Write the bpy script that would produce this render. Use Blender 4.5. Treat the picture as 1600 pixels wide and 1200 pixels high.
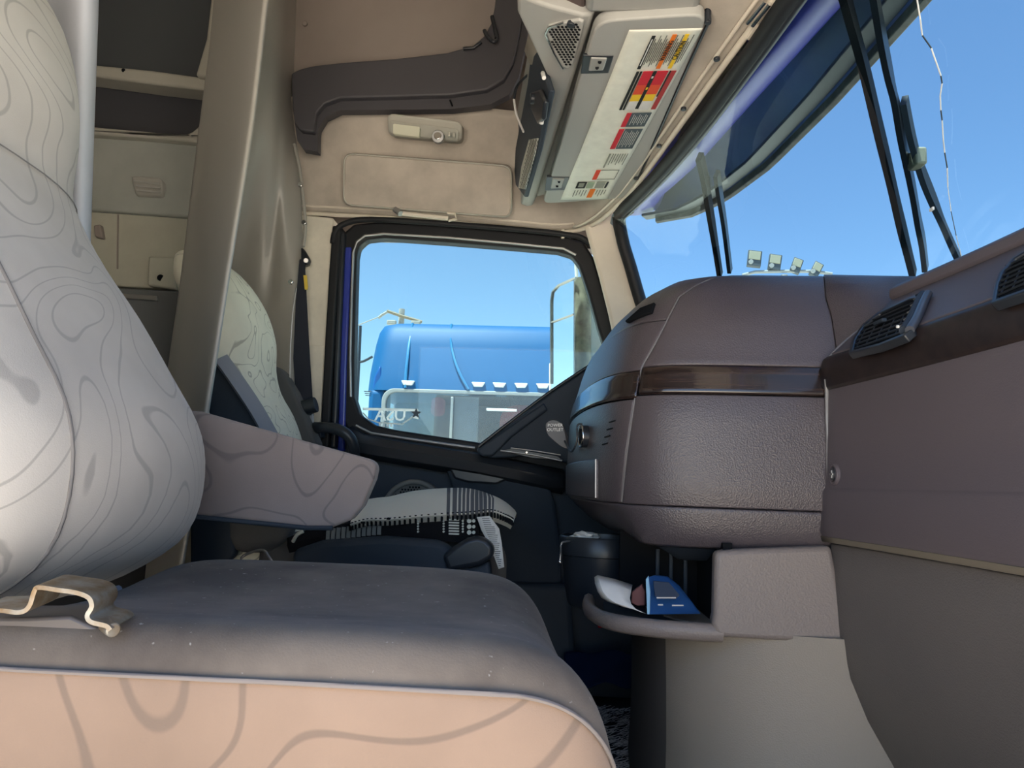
import bpy, bmesh, math, random
from mathutils import Vector, Matrix
random.seed(7)
for o in list(bpy.data.objects): bpy.data.objects.remove(o)
sc = bpy.context.scene
COL = sc.collection

# ------------------------------------------------------------------ camera
F = 1170.0; PITCH = math.radians(7.5); YAW = math.radians(3.0); ROLL = math.radians(2.0)
CAM = Vector((0, 0, .70))
fw = Vector((-math.sin(YAW)*math.cos(PITCH), math.cos(YAW)*math.cos(PITCH), math.sin(PITCH)))
r0 = Vector((math.cos(YAW), math.sin(YAW), 0)); u0 = r0.cross(fw)
rt = r0*math.cos(ROLL)+u0*math.sin(ROLL); up = u0*math.cos(ROLL)-r0*math.sin(ROLL)
cd = bpy.data.cameras.new('camera'); cd.sensor_width = 36; cd.lens = 36*F/1600; cd.clip_start = .01; cd.clip_end = 500
cam = bpy.data.objects.new('camera', cd); COL.objects.link(cam)
cam.matrix_world = Matrix(((rt.x, up.x, -fw.x, CAM.x), (rt.y, up.y, -fw.y, CAM.y), (rt.z, up.z, -fw.z, CAM.z), (0, 0, 0, 1)))
sc.camera = cam

# ------------------------------------------------------------------ light
sc.view_settings.view_transform = 'Standard'; sc.view_settings.look = 'None'
sc.view_settings.gamma = 1; sc.view_settings.use_curve_mapping = False
sc.view_settings.exposure = 0.4
SUN_EL = math.radians(74); SUN_AZ = math.radians(58)     # from the open passenger door, a touch from the rear
w = bpy.data.worlds.new('sky'); sc.world = w; w.use_nodes = True
nt = w.node_tree; nt.nodes.clear()
sky = nt.nodes.new('ShaderNodeTexSky'); sky.sky_type = 'NISHITA'; sky.sun_disc = False
sky.sun_elevation = SUN_EL; sky.sun_rotation = math.radians(180)+SUN_AZ
sky.air_density = 1.0; sky.dust_density = .4; sky.ozone_density = 2.0
bg = nt.nodes.new('ShaderNodeBackground'); bg.inputs[1].default_value = .36
wo = nt.nodes.new('ShaderNodeOutputWorld')
nt.links.new(sky.outputs[0], bg.inputs[0]); nt.links.new(bg.outputs[0], wo.inputs[0])
sl = bpy.data.lights.new('sun', 'SUN'); sl.energy = 24.0; sl.angle = math.radians(1.2); sl.color = (1, .93, .82)
so = bpy.data.objects.new('sun', sl); COL.objects.link(so)
sd = Vector((math.sin(SUN_AZ)*math.cos(SUN_EL), math.cos(SUN_AZ)*math.cos(SUN_EL), -math.sin(SUN_EL)))
so.rotation_euler = sd.to_track_quat('-Z', 'Y').to_euler(); so.location = (-1, -3, 6)

# ------------------------------------------------------------------ geometry helpers
def ray(px, py): return fw+rt*((px-800)/F)-up*((py-600)/F)
def aY(px, py, Y): d = ray(px, py); return CAM+d*((Y-CAM.y)/d.y)
def aX(px, py, X): d = ray(px, py); return CAM+d*((X-CAM.x)/d.x)
def aZ(px, py, Z): d = ray(px, py); return CAM+d*((Z-CAM.z)/d.z)
def aP(px, py, p0, n):
    d = ray(px, py); return CAM+d*((p0-CAM).dot(n)/d.dot(n))
V = Vector
def cat(pts, n=6, closed=False):
    P = [tuple(p) for p in pts]; D = len(P[0]); out = []
    N = len(P); rng = range(N if closed else N-1)
    for i in rng:
        g = (lambda k: P[k % N]) if closed else (lambda k: P[min(max(k, 0), N-1)])
        a, b, c, d = g(i-1), g(i), g(i+1), g(i+2)
        for k in range(n):
            t = k/n
            out.append(tuple(.5*((2*b[j])+(-a[j]+c[j])*t+(2*a[j]-5*b[j]+4*c[j]-d[j])*t*t+(-a[j]+3*b[j]-3*c[j]+d[j])*t**3) for j in range(D)))
    if not closed: out.append(P[-1])
    return [V(p) for p in out] if D == 3 else out
def lerp_tab(tab, x):
    if x <= tab[0][0]: return tab[0][1]
    for (a, b), (c, d) in zip(tab, tab[1:]):
        if x <= c: return b+(d-b)*(x-a)/(c-a)
    return tab[-1][1]

WORG = {}
def link(o, parent, org):
    COL.objects.link(o)
    if parent is not None:
        o.parent = parent; o.location = org-WORG[parent.name]
    else: o.location = org
    WORG[o.name] = org.copy()
def obj(name, verts, faces, mat, parent=None, smooth=True, bevel=0, sub=0, solid=0, seg=3, ang=35, soff=0):
    verts = [V(v) for v in verts]
    lo = V((min(v.x for v in verts), min(v.y for v in verts), min(v.z for v in verts)))
    hi = V((max(v.x for v in verts), max(v.y for v in verts), max(v.z for v in verts)))
    org = V(((lo.x+hi.x)/2, (lo.y+hi.y)/2, lo.z))
    me = bpy.data.meshes.new(name)
    me.from_pydata([v-org for v in verts], [], faces); me.validate(); me.update()
    bm = bmesh.new(); bm.from_mesh(me); bmesh.ops.recalc_face_normals(bm, faces=bm.faces); bm.to_mesh(me); bm.free()
    if smooth:
        me.shade_smooth()
        if sub == 0: me.set_sharp_from_angle(angle=math.radians(ang))
    me.materials.append(mat)
    o = bpy.data.objects.new(name, me); link(o, parent, org)
    if solid:
        m = o.modifiers.new('solid', 'SOLIDIFY'); m.thickness = abs(solid); m.offset = soff if solid > 0 else -soff
    if bevel:
        m = o.modifiers.new('bevel', 'BEVEL'); m.width = bevel; m.segments = seg; m.limit_method = 'ANGLE'; m.angle_limit = math.radians(30)
    if sub:
        m = o.modifiers.new('sub', 'SUBSURF'); m.levels = sub; m.render_levels = sub
    return o
def ext(name, pts, vec, mat, parent=None, bevel=.004, **k):
    pts = [V(p) for p in pts]; vec = V(vec); n = len(pts)
    return obj(name, pts+[p+vec for p in pts], [list(range(n)), list(range(2*n-1, n-1, -1))]+[[i, (i+1) % n, n+(i+1) % n, n+i] for i in range(n)], mat, parent, bevel=bevel, **k)
def ring(name, outer, inner, vec, mat, parent=None, bevel=.004, **k):
    outer = [V(p) for p in outer]; inner = [V(p) for p in inner]; vec = V(vec); n = len(outer)
    vs = outer+inner+[p+vec for p in outer]+[p+vec for p in inner]; fs = []
    for i in range(n):
        j = (i+1) % n
        fs += [[i, j, n+j, n+i], [2*n+j, 2*n+i, 3*n+i, 3*n+j], [j, i, 2*n+i, 2*n+j], [n+i, n+j, 3*n+j, 3*n+i]]
    return obj(name, vs, fs, mat, parent, bevel=bevel, **k)
def boxg(lo, hi):
    x0, y0, z0 = lo; x1, y1, z1 = hi
    return [(x0, y0, z0), (x1, y0, z0), (x1, y1, z0), (x0, y1, z0), (x0, y0, z1), (x1, y0, z1), (x1, y1, z1), (x0, y1, z1)], [[0, 3, 2, 1], [4, 5, 6, 7], [0, 1, 5, 4], [1, 2, 6, 5], [2, 3, 7, 6], [3, 0, 4, 7]]
def box(name, lo, hi, mat, parent=None, bevel=.004, **k):
    v, f = boxg(lo, hi); return obj(name, v, f, mat, parent, bevel=bevel, **k)
def merge(parts):
    vs, fs = [], []
    for v, f in parts:
        b = len(vs); vs += list(v); fs += [[i+b for i in q] for q in f]
    return vs, fs
def sweepg(path, prof, closed=False, cap=True, upv=V((0, 0, 1))):
    """prof: list of (a,b): a along side vector (path tangent x up), b along up"""
    path = [V(p) for p in path]; n = len(path); m = len(prof); vs = []; fs = []
    for i, p in enumerate(path):
        t = (path[min(i+1, n-1)]-path[max(i-1, 0)])
        if closed: t = path[(i+1) % n]-path[(i-1) % n]
        t.normalize(); s = t.cross(upv)
        if s.length < 1e-4: s = t.cross(V((1, 0, 0)))
        s.normalize(); uu = s.cross(t)
        for a, b in prof: vs.append(p+s*a+uu*b)
    for i in range(n if closed else n-1):
        k = (i+1) % n
        for j in range(m):
            l = (j+1) % m; fs.append([i*m+j, i*m+l, k*m+l, k*m+j])
    if cap and not closed: fs += [list(range(m))[::-1], list(range((n-1)*m, n*m))]
    return vs, fs
def circ(r, n=8): return [(r*math.cos(2*math.pi*i/n), r*math.sin(2*math.pi*i/n)) for i in range(n)]
def tube(name, path, r, mat, parent=None, n=8, closed=False, upv=V((0.13, 0.2, 1)), **k):
    v, f = sweepg(path, circ(r, n), closed, upv=upv); return obj(name, v, f, mat, parent, ang=60, **k)
def strip(name, path, wd, th, mat, parent=None, upv=V((0, 0, 1)), **k):
    v, f = sweepg(path, [(-wd/2, -th/2), (wd/2, -th/2), (wd/2, th/2), (-wd/2, th/2)], upv=upv); return obj(name, v, f, mat, parent, **k)
def loftg(rings, closed=True, cap=True):
    n = len(rings); m = len(rings[0]); vs = [p for r in rings for p in r]; fs = []
    for i in range(n-1):
        for j in range(m if closed else m-1):
            l = (j+1) % m; fs.append([i*m+j, i*m+l, (i+1)*m+l, (i+1)*m+j])
    if cap: fs += [list(range(m))[::-1], list(range((n-1)*m, n*m))]
    return vs, fs
def loft(name, rings, mat, parent=None, closed=True, cap=True, **k):
    v, f = loftg(rings, closed, cap); return obj(name, v, f, mat, parent, **k)
def sheet(name, rows, mat, parent=None, th=.004, **k):
    v, f = loftg(rows, False, False); return obj(name, v, f, mat, parent, solid=th, **k)
def cylg(a, b, r, n=16, r2=None):
    a = V(a); b = V(b); t = (b-a).normalized(); s = t.orthogonal().normalized(); q = t.cross(s); r2 = r if r2 is None else r2
    vs = [a+s*(r*math.cos(2*math.pi*i/n))+q*(r*math.sin(2*math.pi*i/n)) for i in range(n)]+[b+s*(r2*math.cos(2*math.pi*i/n))+q*(r2*math.sin(2*math.pi*i/n)) for i in range(n)]
    return vs, [list(range(n))[::-1], list(range(n, 2*n))]+[[i, (i+1) % n, n+(i+1) % n, n+i] for i in range(n)]
def cyl(name, a, b, r, mat, parent=None, n=20, r2=None, bevel=.0015, **k):
    v, f = cylg(a, b, r, n, r2); return obj(name, v, f, mat, parent, bevel=bevel, **k)
def rrect(c, ax, ay, w, h, r, n=5):
    c = V(c); ax = V(ax).normalized(); ay = V(ay).normalized(); out = []
    for sx, sy, a0 in ((1, 1, 0), (-1, 1, 90), (-1, -1, 180), (1, -1, 270)):
        for i in range(n+1):
            a = math.radians(a0+90*i/n)
            out.append(c+ax*(sx*(w/2-r)+r*math.cos(a))+ay*(sy*(h/2-r)+r*math.sin(a)))
    return out
def tag(o, label=None, cat_=None, group=None, kind=None):
    if label: o['label'] = label
    if cat_: o['category'] = cat_
    if group: o['group'] = group
    if kind: o['kind'] = kind
    return o
def thing(name, label, cat_, loc, group=None):
    o = bpy.data.objects.new(name, None); COL.objects.link(o); o.location = V(loc); WORG[o.name] = V(loc); o.empty_display_size = .05
    return tag(o, label, cat_, group)
def struct(name, loc, label=None):
    o = bpy.data.objects.new(name, None); COL.objects.link(o); o.location = V(loc); WORG[o.name] = V(loc); o.empty_display_size = .05
    return tag(o, label, kind='structure')
def textmesh(name, body, size, origin, ax, ay, mat, parent, thick=.0006, bold=0):
    c = bpy.data.curves.new('t', 'FONT'); c.body = body; c.size = size; c.align_x = 'CENTER'; c.align_y = 'CENTER'; c.extrude = thick; c.resolution_u = 2; c.offset = bold
    t = bpy.data.objects.new('t', c); COL.objects.link(t); dg = bpy.context.evaluated_depsgraph_get()
    me = bpy.data.meshes.new_from_object(t.evaluated_get(dg)); bpy.data.objects.remove(t)
    ax = V(ax).normalized(); ay = V(ay).normalized(); az = ax.cross(ay)
    vs = [V(origin)+ax*v.co.x+ay*v.co.y+az*v.co.z for v in me.vertices]; fs = [list(p.vertices) for p in me.polygons]
    return obj(name, vs, fs, mat, parent, smooth=False)

# ------------------------------------------------------------------ materials
def srgb(c):
    return tuple(((x/255)/12.92 if x/255 <= .04045 else ((x/255+.055)/1.055)**2.4) for x in c)
def mat(name, col, rough=.6, metal=0, spec=.5, mott=0, mscale=8, col2=None, bump=None, coat=0, sheen=0):
    m = bpy.data.materials.new(name); m.use_nodes = True; n = m.node_tree; b = n.nodes['Principled BSDF']
    b.inputs['Base Color'].default_value = (*col, 1); b.inputs['Roughness'].default_value = rough
    b.inputs['Metallic'].default_value = metal; b.inputs['Specular IOR Level'].default_value = spec
    b.inputs['Coat Weight'].default_value = coat; b.inputs['Sheen Weight'].default_value = sheen
    if mott or bump: tc = n.nodes.new('ShaderNodeTexCoord')
    if mott:
        nz = n.nodes.new('ShaderNodeTexNoise'); nz.inputs['Scale'].default_value = mscale; nz.inputs['Detail'].default_value = 5; nz.inputs['Roughness'].default_value = .6
        n.links.new(tc.outputs['Object'], nz.inputs['Vector'])
        rp = n.nodes.new('ShaderNodeValToRGB'); rp.color_ramp.elements[0].position = .35; rp.color_ramp.elements[1].position = .65
        c2 = col2 or tuple(x*(1-mott) for x in col)
        rp.color_ramp.elements[0].color = (*c2, 1); rp.color_ramp.elements[1].color = (*col, 1)
        n.links.new(nz.outputs['Fac'], rp.inputs['Fac']); n.links.new(rp.outputs['Color'], b.inputs['Base Color'])
    if bump:
        kind, s, st = bump
        if kind == 'vor':
            t = n.nodes.new('ShaderNodeTexVoronoi'); out = t.outputs['Distance']
        else:
            t = n.nodes.new('ShaderNodeTexNoise'); t.inputs['Detail'].default_value = 3; out = t.outputs['Fac']
        t.inputs['Scale'].default_value = s; n.links.new(tc.outputs['Object'], t.inputs['Vector'])
        bp = n.nodes.new('ShaderNodeBump'); bp.inputs['Strength'].default_value = st; bp.inputs['Distance'].default_value = .002
        n.links.new(out, bp.inputs['Height']); n.links.new(bp.outputs['Normal'], b.inputs['Normal'])
    return m
def contour_mat(name, col, line, scale=3.0, bands=9, width=.06, strength=.75, weave=700):
    """seat cloth printed with meandering contour lines"""
    m = mat(name, col, .9, spec=.2, sheen=.25); n = m.node_tree; b = n.nodes['Principled BSDF']
    tc = n.nodes.new('ShaderNodeTexCoord'); nz = n.nodes.new('ShaderNodeTexNoise')
    nz.inputs['Scale'].default_value = scale; nz.inputs['Detail'].default_value = 1.3; nz.inputs['Distortion'].default_value = .35
    n.links.new(tc.outputs['Object'], nz.inputs['Vector'])
    mu = n.nodes.new('ShaderNodeMath'); mu.operation = 'MULTIPLY'; mu.inputs[1].default_value = bands; n.links.new(nz.outputs['Fac'], mu.inputs[0])
    pp = n.nodes.new('ShaderNodeMath'); pp.operation = 'PINGPONG'; pp.inputs[1].default_value = .5; n.links.new(mu.outputs[0], pp.inputs[0])
    mr = n.nodes.new('ShaderNodeMapRange'); mr.interpolation_type = 'SMOOTHSTEP'; mr.inputs['From Min'].default_value = width*.35; mr.inputs['From Max'].default_value = width; mr.inputs['To Min'].default_value = strength; mr.inputs['To Max'].default_value = 0
    n.links.new(pp.outputs[0], mr.inputs['Value'])
    st = n.nodes.new('ShaderNodeTexNoise'); st.inputs['Scale'].default_value = 5; st.inputs['Detail'].default_value = 4; n.links.new(tc.outputs['Object'], st.inputs['Vector'])
    rp = n.nodes.new('ShaderNodeValToRGB'); rp.color_ramp.elements[0].color = (*[x*.86 for x in col], 1); rp.color_ramp.elements[1].color = (*[min(1, x*1.1) for x in col], 1)
    rp.color_ramp.elements[0].position = .35; rp.color_ramp.elements[1].position = .65
    n.links.new(st.outputs['Fac'], rp.inputs['Fac'])
    mx = n.nodes.new('ShaderNodeMix'); mx.data_type = 'RGBA'; n.links.new(mr.outputs['Result'], mx.inputs[0]); n.links.new(rp.outputs['Color'], mx.inputs[6]); mx.inputs[7].default_value = (*line, 1)
    n.links.new(mx.outputs[2], b.inputs['Base Color'])
    wv = n.nodes.new('ShaderNodeTexNoise'); wv.inputs['Scale'].default_value = weave; n.links.new(tc.outputs['Object'], wv.inputs['Vector'])
    bp = n.nodes.new('ShaderNodeBump'); bp.inputs['Strength'].default_value = .25; bp.inputs['Distance'].default_value = .001
    n.links.new(wv.outputs['Fac'], bp.inputs['Height']); n.links.new(bp.outputs['Normal'], b.inputs['Normal'])
    return m
def wood_mat(name, c1, c2):
    m = mat(name, c1, .22, spec=.6, coat=.4); n = m.node_tree; b = n.nodes['Principled BSDF']
    tc = n.nodes.new('ShaderNodeTexCoord'); mp = n.nodes.new('ShaderNodeMapping'); mp.inputs['Scale'].default_value = (3, 3, 160)
    nz = n.nodes.new('ShaderNodeTexNoise'); nz.inputs['Scale'].default_value = 1.5; nz.inputs['Detail'].default_value = 4
    n.links.new(tc.outputs['Object'], mp.inputs[0]); n.links.new(mp.outputs[0], nz.inputs['Vector'])
    rp = n.nodes.new('ShaderNodeValToRGB'); rp.color_ramp.elements[0].position = .4; rp.color_ramp.elements[1].position = .62
    rp.color_ramp.elements[0].color = (*c1, 1); rp.color_ramp.elements[1].color = (*c2, 1)
    n.links.new(nz.outputs['Fac'], rp.inputs['Fac']); n.links.new(rp.outputs['Color'], b.inputs['Base Color'])
    return m
def glass_mat(name, tint, gl=.06, dirt=0, base=(.6, .65, .7)):
    m = bpy.data.materials.new(name); m.use_nodes = True; n = m.node_tree; n.nodes.clear()
    o = n.nodes.new('ShaderNodeOutputMaterial'); t = n.nodes.new('ShaderNodeBsdfTransparent'); t.inputs[0].default_value = (*tint, 1)
    g = n.nodes.new('ShaderNodeBsdfGlossy'); g.inputs['Roughness'].default_value = .02; g.inputs[0].default_value = (1, 1, 1, 1)
    fr = n.nodes.new('ShaderNodeLayerWeight')
    pw = n.nodes.new('ShaderNodeMath'); pw.operation = 'POWER'; pw.inputs[1].default_value = 4; n.links.new(fr.outputs['Facing'], pw.inputs[0])
    ml = n.nodes.new('ShaderNodeMath'); ml.operation = 'MULTIPLY_ADD'; ml.inputs[1].default_value = .6; ml.inputs[2].default_value = gl; ml.use_clamp = True
    n.links.new(pw.outputs[0], ml.inputs[0])
    mx = n.nodes.new('ShaderNodeMixShader'); n.links.new(ml.outputs[0], mx.inputs[0]); n.links.new(t.outputs[0], mx.inputs[1]); n.links.new(g.outputs[0], mx.inputs[2])
    last = mx.outputs[0]
    if dirt:
        d = n.nodes.new('ShaderNodeBsdfDiffuse'); d.inputs[0].default_value = (*base, 1)
        nz = n.nodes.new('ShaderNodeTexNoise'); nz.inputs['Scale'].default_value = 9; nz.inputs['Detail'].default_value = 6
        tc = n.nodes.new('ShaderNodeTexCoord'); n.links.new(tc.outputs['Object'], nz.inputs['Vector'])
        m2 = n.nodes.new('ShaderNodeMath'); m2.operation = 'MULTIPLY'; m2.inputs[1].default_value = dirt*2; n.links.new(nz.outputs['Fac'], m2.inputs[0])
        mz = n.nodes.new('ShaderNodeMixShader'); n.links.new(m2.outputs[0], mz.inputs[0]); n.links.new(last, mz.inputs[1]); n.links.new(d.outputs[0], mz.inputs[2]); last = mz.outputs[0]
    n.links.new(last, o.inputs[0]); return m

M = {}
M['liner'] = mat('headliner_cloth', (.58, .525, .455), .9, spec=.15, mott=.30, mscale=5, bump=('noise', 300, .15))
M['liner2'] = mat('sleeper_panel', (.52, .51, .45), .85, spec=.2, mott=.1, mscale=3)
M['cream'] = mat('cream_plastic', (.78, .71, .60), .6, mott=.15, mscale=5)
M['taupe'] = mat('taupe_panel', (.33, .285, .26), .9, spec=.15, mott=.1, mscale=3)
M['pillar'] = mat('pillar_plastic', (.88, .84, .72), .7, mott=.2, mscale=9)
M['dash'] = mat('dash_vinyl', (.084, .070, .078), .36, spec=.55, mott=.12, mscale=3, bump=('vor', 400, .28))
M['dash2'] = mat('dash_smooth', (.118, .100, .112), .5, spec=.4, bump=('noise', 500, .15))
M['dashlow'] = mat('lower_dash', (.15, .135, .128), .5, spec=.4, mott=.12, mscale=3, bump=('vor', 420, .2))
M['cubby'] = mat('cubby_plastic', (.235, .198, .182), .45, spec=.45, bump=('vor', 320, .25))
M['grey'] = mat('grey_plastic', (.38, .38, .36), .5, spec=.4, bump=('noise', 600, .15))
M['rim'] = mat('charcoal_plastic', (.072, .070, .080), .5, spec=.4, bump=('noise', 500, .15))
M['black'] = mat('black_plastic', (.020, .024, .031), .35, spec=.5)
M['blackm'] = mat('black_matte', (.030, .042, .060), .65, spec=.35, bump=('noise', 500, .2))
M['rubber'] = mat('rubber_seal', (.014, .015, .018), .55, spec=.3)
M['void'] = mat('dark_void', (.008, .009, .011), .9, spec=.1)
M['wood'] = wood_mat('dark_wood_trim', (.012, .008, .008), (.036, .022, .018))
M['wood2'] = mat('dark_wood_strip', (.016, .012, .013), .42, spec=.35, mott=.5, mscale=40, col2=(.030, .021, .020))
M['seat'] = contour_mat('seat_cloth', (.53, .505, .47), (.26, .25, .24), 3.6, 19, .075, .55)
M['seat2'] = contour_mat('seat_cloth_far', (.86, .83, .68), (.36, .33, .26), 9.0, 9, .07, .7)
M['arm'] = contour_mat('armrest_cloth', (.215, .185, .18), (.11, .10, .105), 4.0, 14, .07, .6)
M['seatside'] = mat('seat_plain_cloth', (.10, .10, .10), .95, spec=.2, sheen=.1, bump=('noise', 600, .2), mott=.15, mscale=6)
M['cushion'] = contour_mat('cushion_cloth', (.32, .225, .165), (.17, .13, .105), 2.6, 14, .09, .6)  # warm light on the cushion sides is mixed into this cloth colour
M['cushtop'] = mat('cushion_shaded_stained_top', (.195, .165, .14), .95, spec=.15, sheen=.1, mott=.4, mscale=4.5, col2=(.075, .062, .056), bump=('noise', 500, .2))  # darker than the sides to hold shade; blotches and specks are stains
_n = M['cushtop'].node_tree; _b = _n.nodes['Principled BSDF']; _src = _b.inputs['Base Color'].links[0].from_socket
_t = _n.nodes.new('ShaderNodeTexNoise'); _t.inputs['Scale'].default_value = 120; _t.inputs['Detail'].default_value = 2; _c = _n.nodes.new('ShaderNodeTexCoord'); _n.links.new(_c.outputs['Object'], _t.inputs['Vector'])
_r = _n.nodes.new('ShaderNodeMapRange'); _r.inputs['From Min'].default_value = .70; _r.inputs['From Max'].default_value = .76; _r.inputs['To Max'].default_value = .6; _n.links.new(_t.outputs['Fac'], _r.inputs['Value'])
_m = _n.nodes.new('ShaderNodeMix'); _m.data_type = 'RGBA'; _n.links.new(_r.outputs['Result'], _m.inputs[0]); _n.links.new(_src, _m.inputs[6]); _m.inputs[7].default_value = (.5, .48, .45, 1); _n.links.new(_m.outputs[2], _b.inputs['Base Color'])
M['curtain'] = mat('curtain_vinyl', (.36, .35, .32), .36, spec=.6)
M['curtain2'] = mat('curtain_liner', (.74, .79, .90), .5)
M['blue'] = mat('blue_paint', (.03, .05, .34), .25, spec=.5, coat=.5)
M['steel'] = mat('worn_steel', (.36, .35, .32), .5, metal=.7, mott=.5, mscale=40, col2=(.22, .15, .08))
M['chrome'] = mat('chrome', (.75, .75, .75), .15, metal=1)
M['metal'] = mat('grey_metal', (.4, .4, .4), .4, metal=.8)
M['paper'] = mat('paper', (.72, .72, .70), .8, spec=.1, mott=.08, mscale=20)
M['white'] = mat('white_plastic', (.75, .75, .73), .5)
M['owhite'] = mat('weathered_white_paint', (.30, .30, .29), .7)
M['belt'] = mat('belt_webbing', (.028, .032, .045), .8, spec=.2, bump=('noise', 900, .2))
M['yellow'] = mat('yellow_tag', (.75, .55, .08), .6)
M['carpet'] = mat('floor_carpet', (.02, .02, .022), .95, spec=.05, bump=('noise', 200, .5))
M['fibre'] = mat('mat_fibre', (.42, .41, .40), .8, spec=.1)
M['glass'] = glass_mat('tinted_window_glass', (.56, .66, .665), .025, dirt=.010)
M['wglass'] = glass_mat('windscreen_glass', (.28, .40, .455), .02, dirt=.002)
def flat(name, c, r=.7): return mat(name, srgb(c), r, spec=.2)

# ================================================================== SETTING
FL = .10
ground = box('ground', (-40, -40, -1.32), (40, 60, -1.2), mat('pale_concrete', (.68, .60, .50), .9, mott=.12, mscale=.6), bevel=0)
tag(ground, 'pale concrete yard outside the truck', kind='structure')
fl = box('floor', (-2.25, 0, FL-.06), (.95, 2.26, FL), M['carpet'], bevel=0); tag(fl, kind='structure')
# roof, back wall, passenger-side wall with its open doorway
tag(box('ceiling', (-2.3, -.03, 2.34), (.34, 2.36, 2.40), M['liner'], bevel=0), kind='structure')
tag(box('wall_back', (-2.32, -.03, FL-.06), (-2.26, 2.36, 2.34), M['liner2'], bevel=0), kind='structure')
wr = struct('wall_right', (0, 0, FL))
box('upper_panel', (-2.26, -.03, 1.50), (.34, .03, 2.34), M['liner'], wr, bevel=0)
box('rear_panel', (-2.26, -.03, FL-.06), (-.80, .03, 1.50), M['liner2'], wr, bevel=0)
box('front_panel', (.66, -.03, FL-.06), (1.0, .03, 1.05), M['blackm'], wr, bevel=0)
box('rocker', (-.80, -.03, FL-.06), (.66, .03, FL), M['blackm'], wr, bevel=0)
tag(box('wall_front', (.97, -.03, FL-.06), (1.02, 2.30, 1.0), M['blackm'], bevel=0), kind='structure')

# ---- header line of the windscreen and door top
HX = [(-.03, .355), (.5, .39), (1.11, .352), (1.5, .278), (1.8, .225), (1.93, .19), (2.02, .12), (2.10, .03)]
def hx(Y): return lerp_tab(HX, Y)
trim_path = cat([aY(440, 329, 2.2), aY(470, 331, 2.2), aY(600, 338, 2.2), aY(700, 345, 2.2), aY(800, 355, 2.2), aY(875, 361, 2.19), aY(925, 350, 2.13), aZ(968, 316, 1.475), aZ(1000, 280, 1.475), aZ(1060, 197, 1.475), aZ(1130, 100, 1.475), aZ(1205, 0, 1.475), V((.385, .85, 1.475)), V((.40, .5, 1.475)), V((.37, -.02, 1.475))], 5)
# headliner: swept from the trim line inwards and up, above the door and along the windscreen header
rows = []
for k, p in enumerate(trim_path):
    t = (trim_path[min(k+1, len(trim_path)-1)]-trim_path[max(k-1, 0)]); t.z = 0; t.normalize()
    inn = V((-t.y, t.x, 0)); inn = -inn if inn.dot(V((-.3, 1.0, 0))-V((p.x, p.y, 0))) < 0 else inn
    fr = min(1, max(0, (k-30)/12))      # header part is flatter
    prof = [(0, 0), (.012, .012), (.03, .05), (.045, .12), (.06, .20), (.075, .26), (.09, .30), (.10, .325)]
    prof2 = [(0, 0), (.012, .006), (.03, .012), (.06, .02), (.10, .035), (.16, .06), (.24, .12), (.32, .25)]
    rows.append([p+inn*(a*(1-fr)+c*fr)+V((0, 0, b*(1-fr)+d*fr)) for (a, b), (c, d) in zip(prof, prof2)])
hl = sheet('headliner', rows, M['liner'], th=.012, soff=1)
tag(hl, 'stained tan cloth headliner above the far door and windscreen', kind='structure')
tr = struct('trim_1', trim_path[8], 'cream piping along the lower edge of the headliner')
tube('piping', [p+V((0, 0, -.004)) for p in trim_path], .0065, M['cream'], tr)
tube('piping', [p+V((0, 0, .016))+(V((0, -.012, 0)) if k < 28 else V((-.02, 0, -.012))) for k, p in enumerate(trim_path)], .004, M['cream'], tr)
# small clips and studs on the header trim
for px, py in ((1120, 90), (1068, 168), (1030, 226), (994, 277)):
    p = aZ(px, py, 1.47); cyl('stud', p, p-V((0, 0, .006)), .006, M['black'], tr, n=10)
p = aY(879, 365, 2.18); box('clip', p+V((-.004, -.006, -.016)), p+V((.006, .004, .012)), M['cream'], tr, bevel=.002)
p = aZ(1172, 45, 1.465); ext('clip', [aZ(x, y, 1.462) for x, y in ((1166, 62), (1176, 66), (1190, 44), (1181, 38))], (0, 0, .006), M['cream'], tr, bevel=.001)
for a, b in (((1168, 36), (1196, 2)), ((1176, 40), (1203, 6))): tube('rail', [aZ(*a, 1.462), aZ(*b, 1.462)], .0035, M['chrome'], tr)
# closing walls above header (front and left)
tag(box('trim_5', (.30, -.03, 1.56), (.36, 2.3, 2.34), M['liner'], bevel=0), 'headliner panel above the windscreen', kind='structure')
wl = struct('wall_left', (-1, 2.3, FL))
box('upper_panel', (-2.26, 2.28, 1.462), (.15, 2.34, 2.34), M['taupe'], wl, bevel=0)
box('front_corner', (.05, 2.28, 1.435), (.15, 2.34, 1.47), M['rubber'], wl, bevel=0)
box('rear_panel', (-2.26, 2.27, FL-.06), (-.80, 2.33, 1.46), M['liner2'], wl, bevel=0)
box('sill_panel', (-.80, 2.27, FL-.06), (.97, 2.33, .62), M['blackm'], wl, bevel=0)
box('pillar_base', (-.82, 2.262, FL-.06), (-.60, 2.33, .86), M['blackm'], wl, bevel=0)
box('pillar_back', (-.82, 2.262, .86), (-.668, 2.33, 1.46), M['blackm'], wl, bevel=0)
box('cowl_panel', (.30, 2.20, .55), (.97, 2.27, 1.0), M['blackm'], wl, bevel=0)

# ---- driver side A pillar, windscreen
ap = struct('trim_2', aY(960, 420, 2.12), 'cream windscreen pillar beside the far door')
pl = [(912, 350), (935, 345), (962, 322), (975, 330), (985, 385), (1000, 440), (1015, 480), (1030, 560), (965, 560), (950, 490), (935, 430), (922, 385)]
ext('pillar_cover', [aY(x, y, 2.13) for x, y in pl], (.02, .14, 0), M['cream'], ap, bevel=.012)
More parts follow.
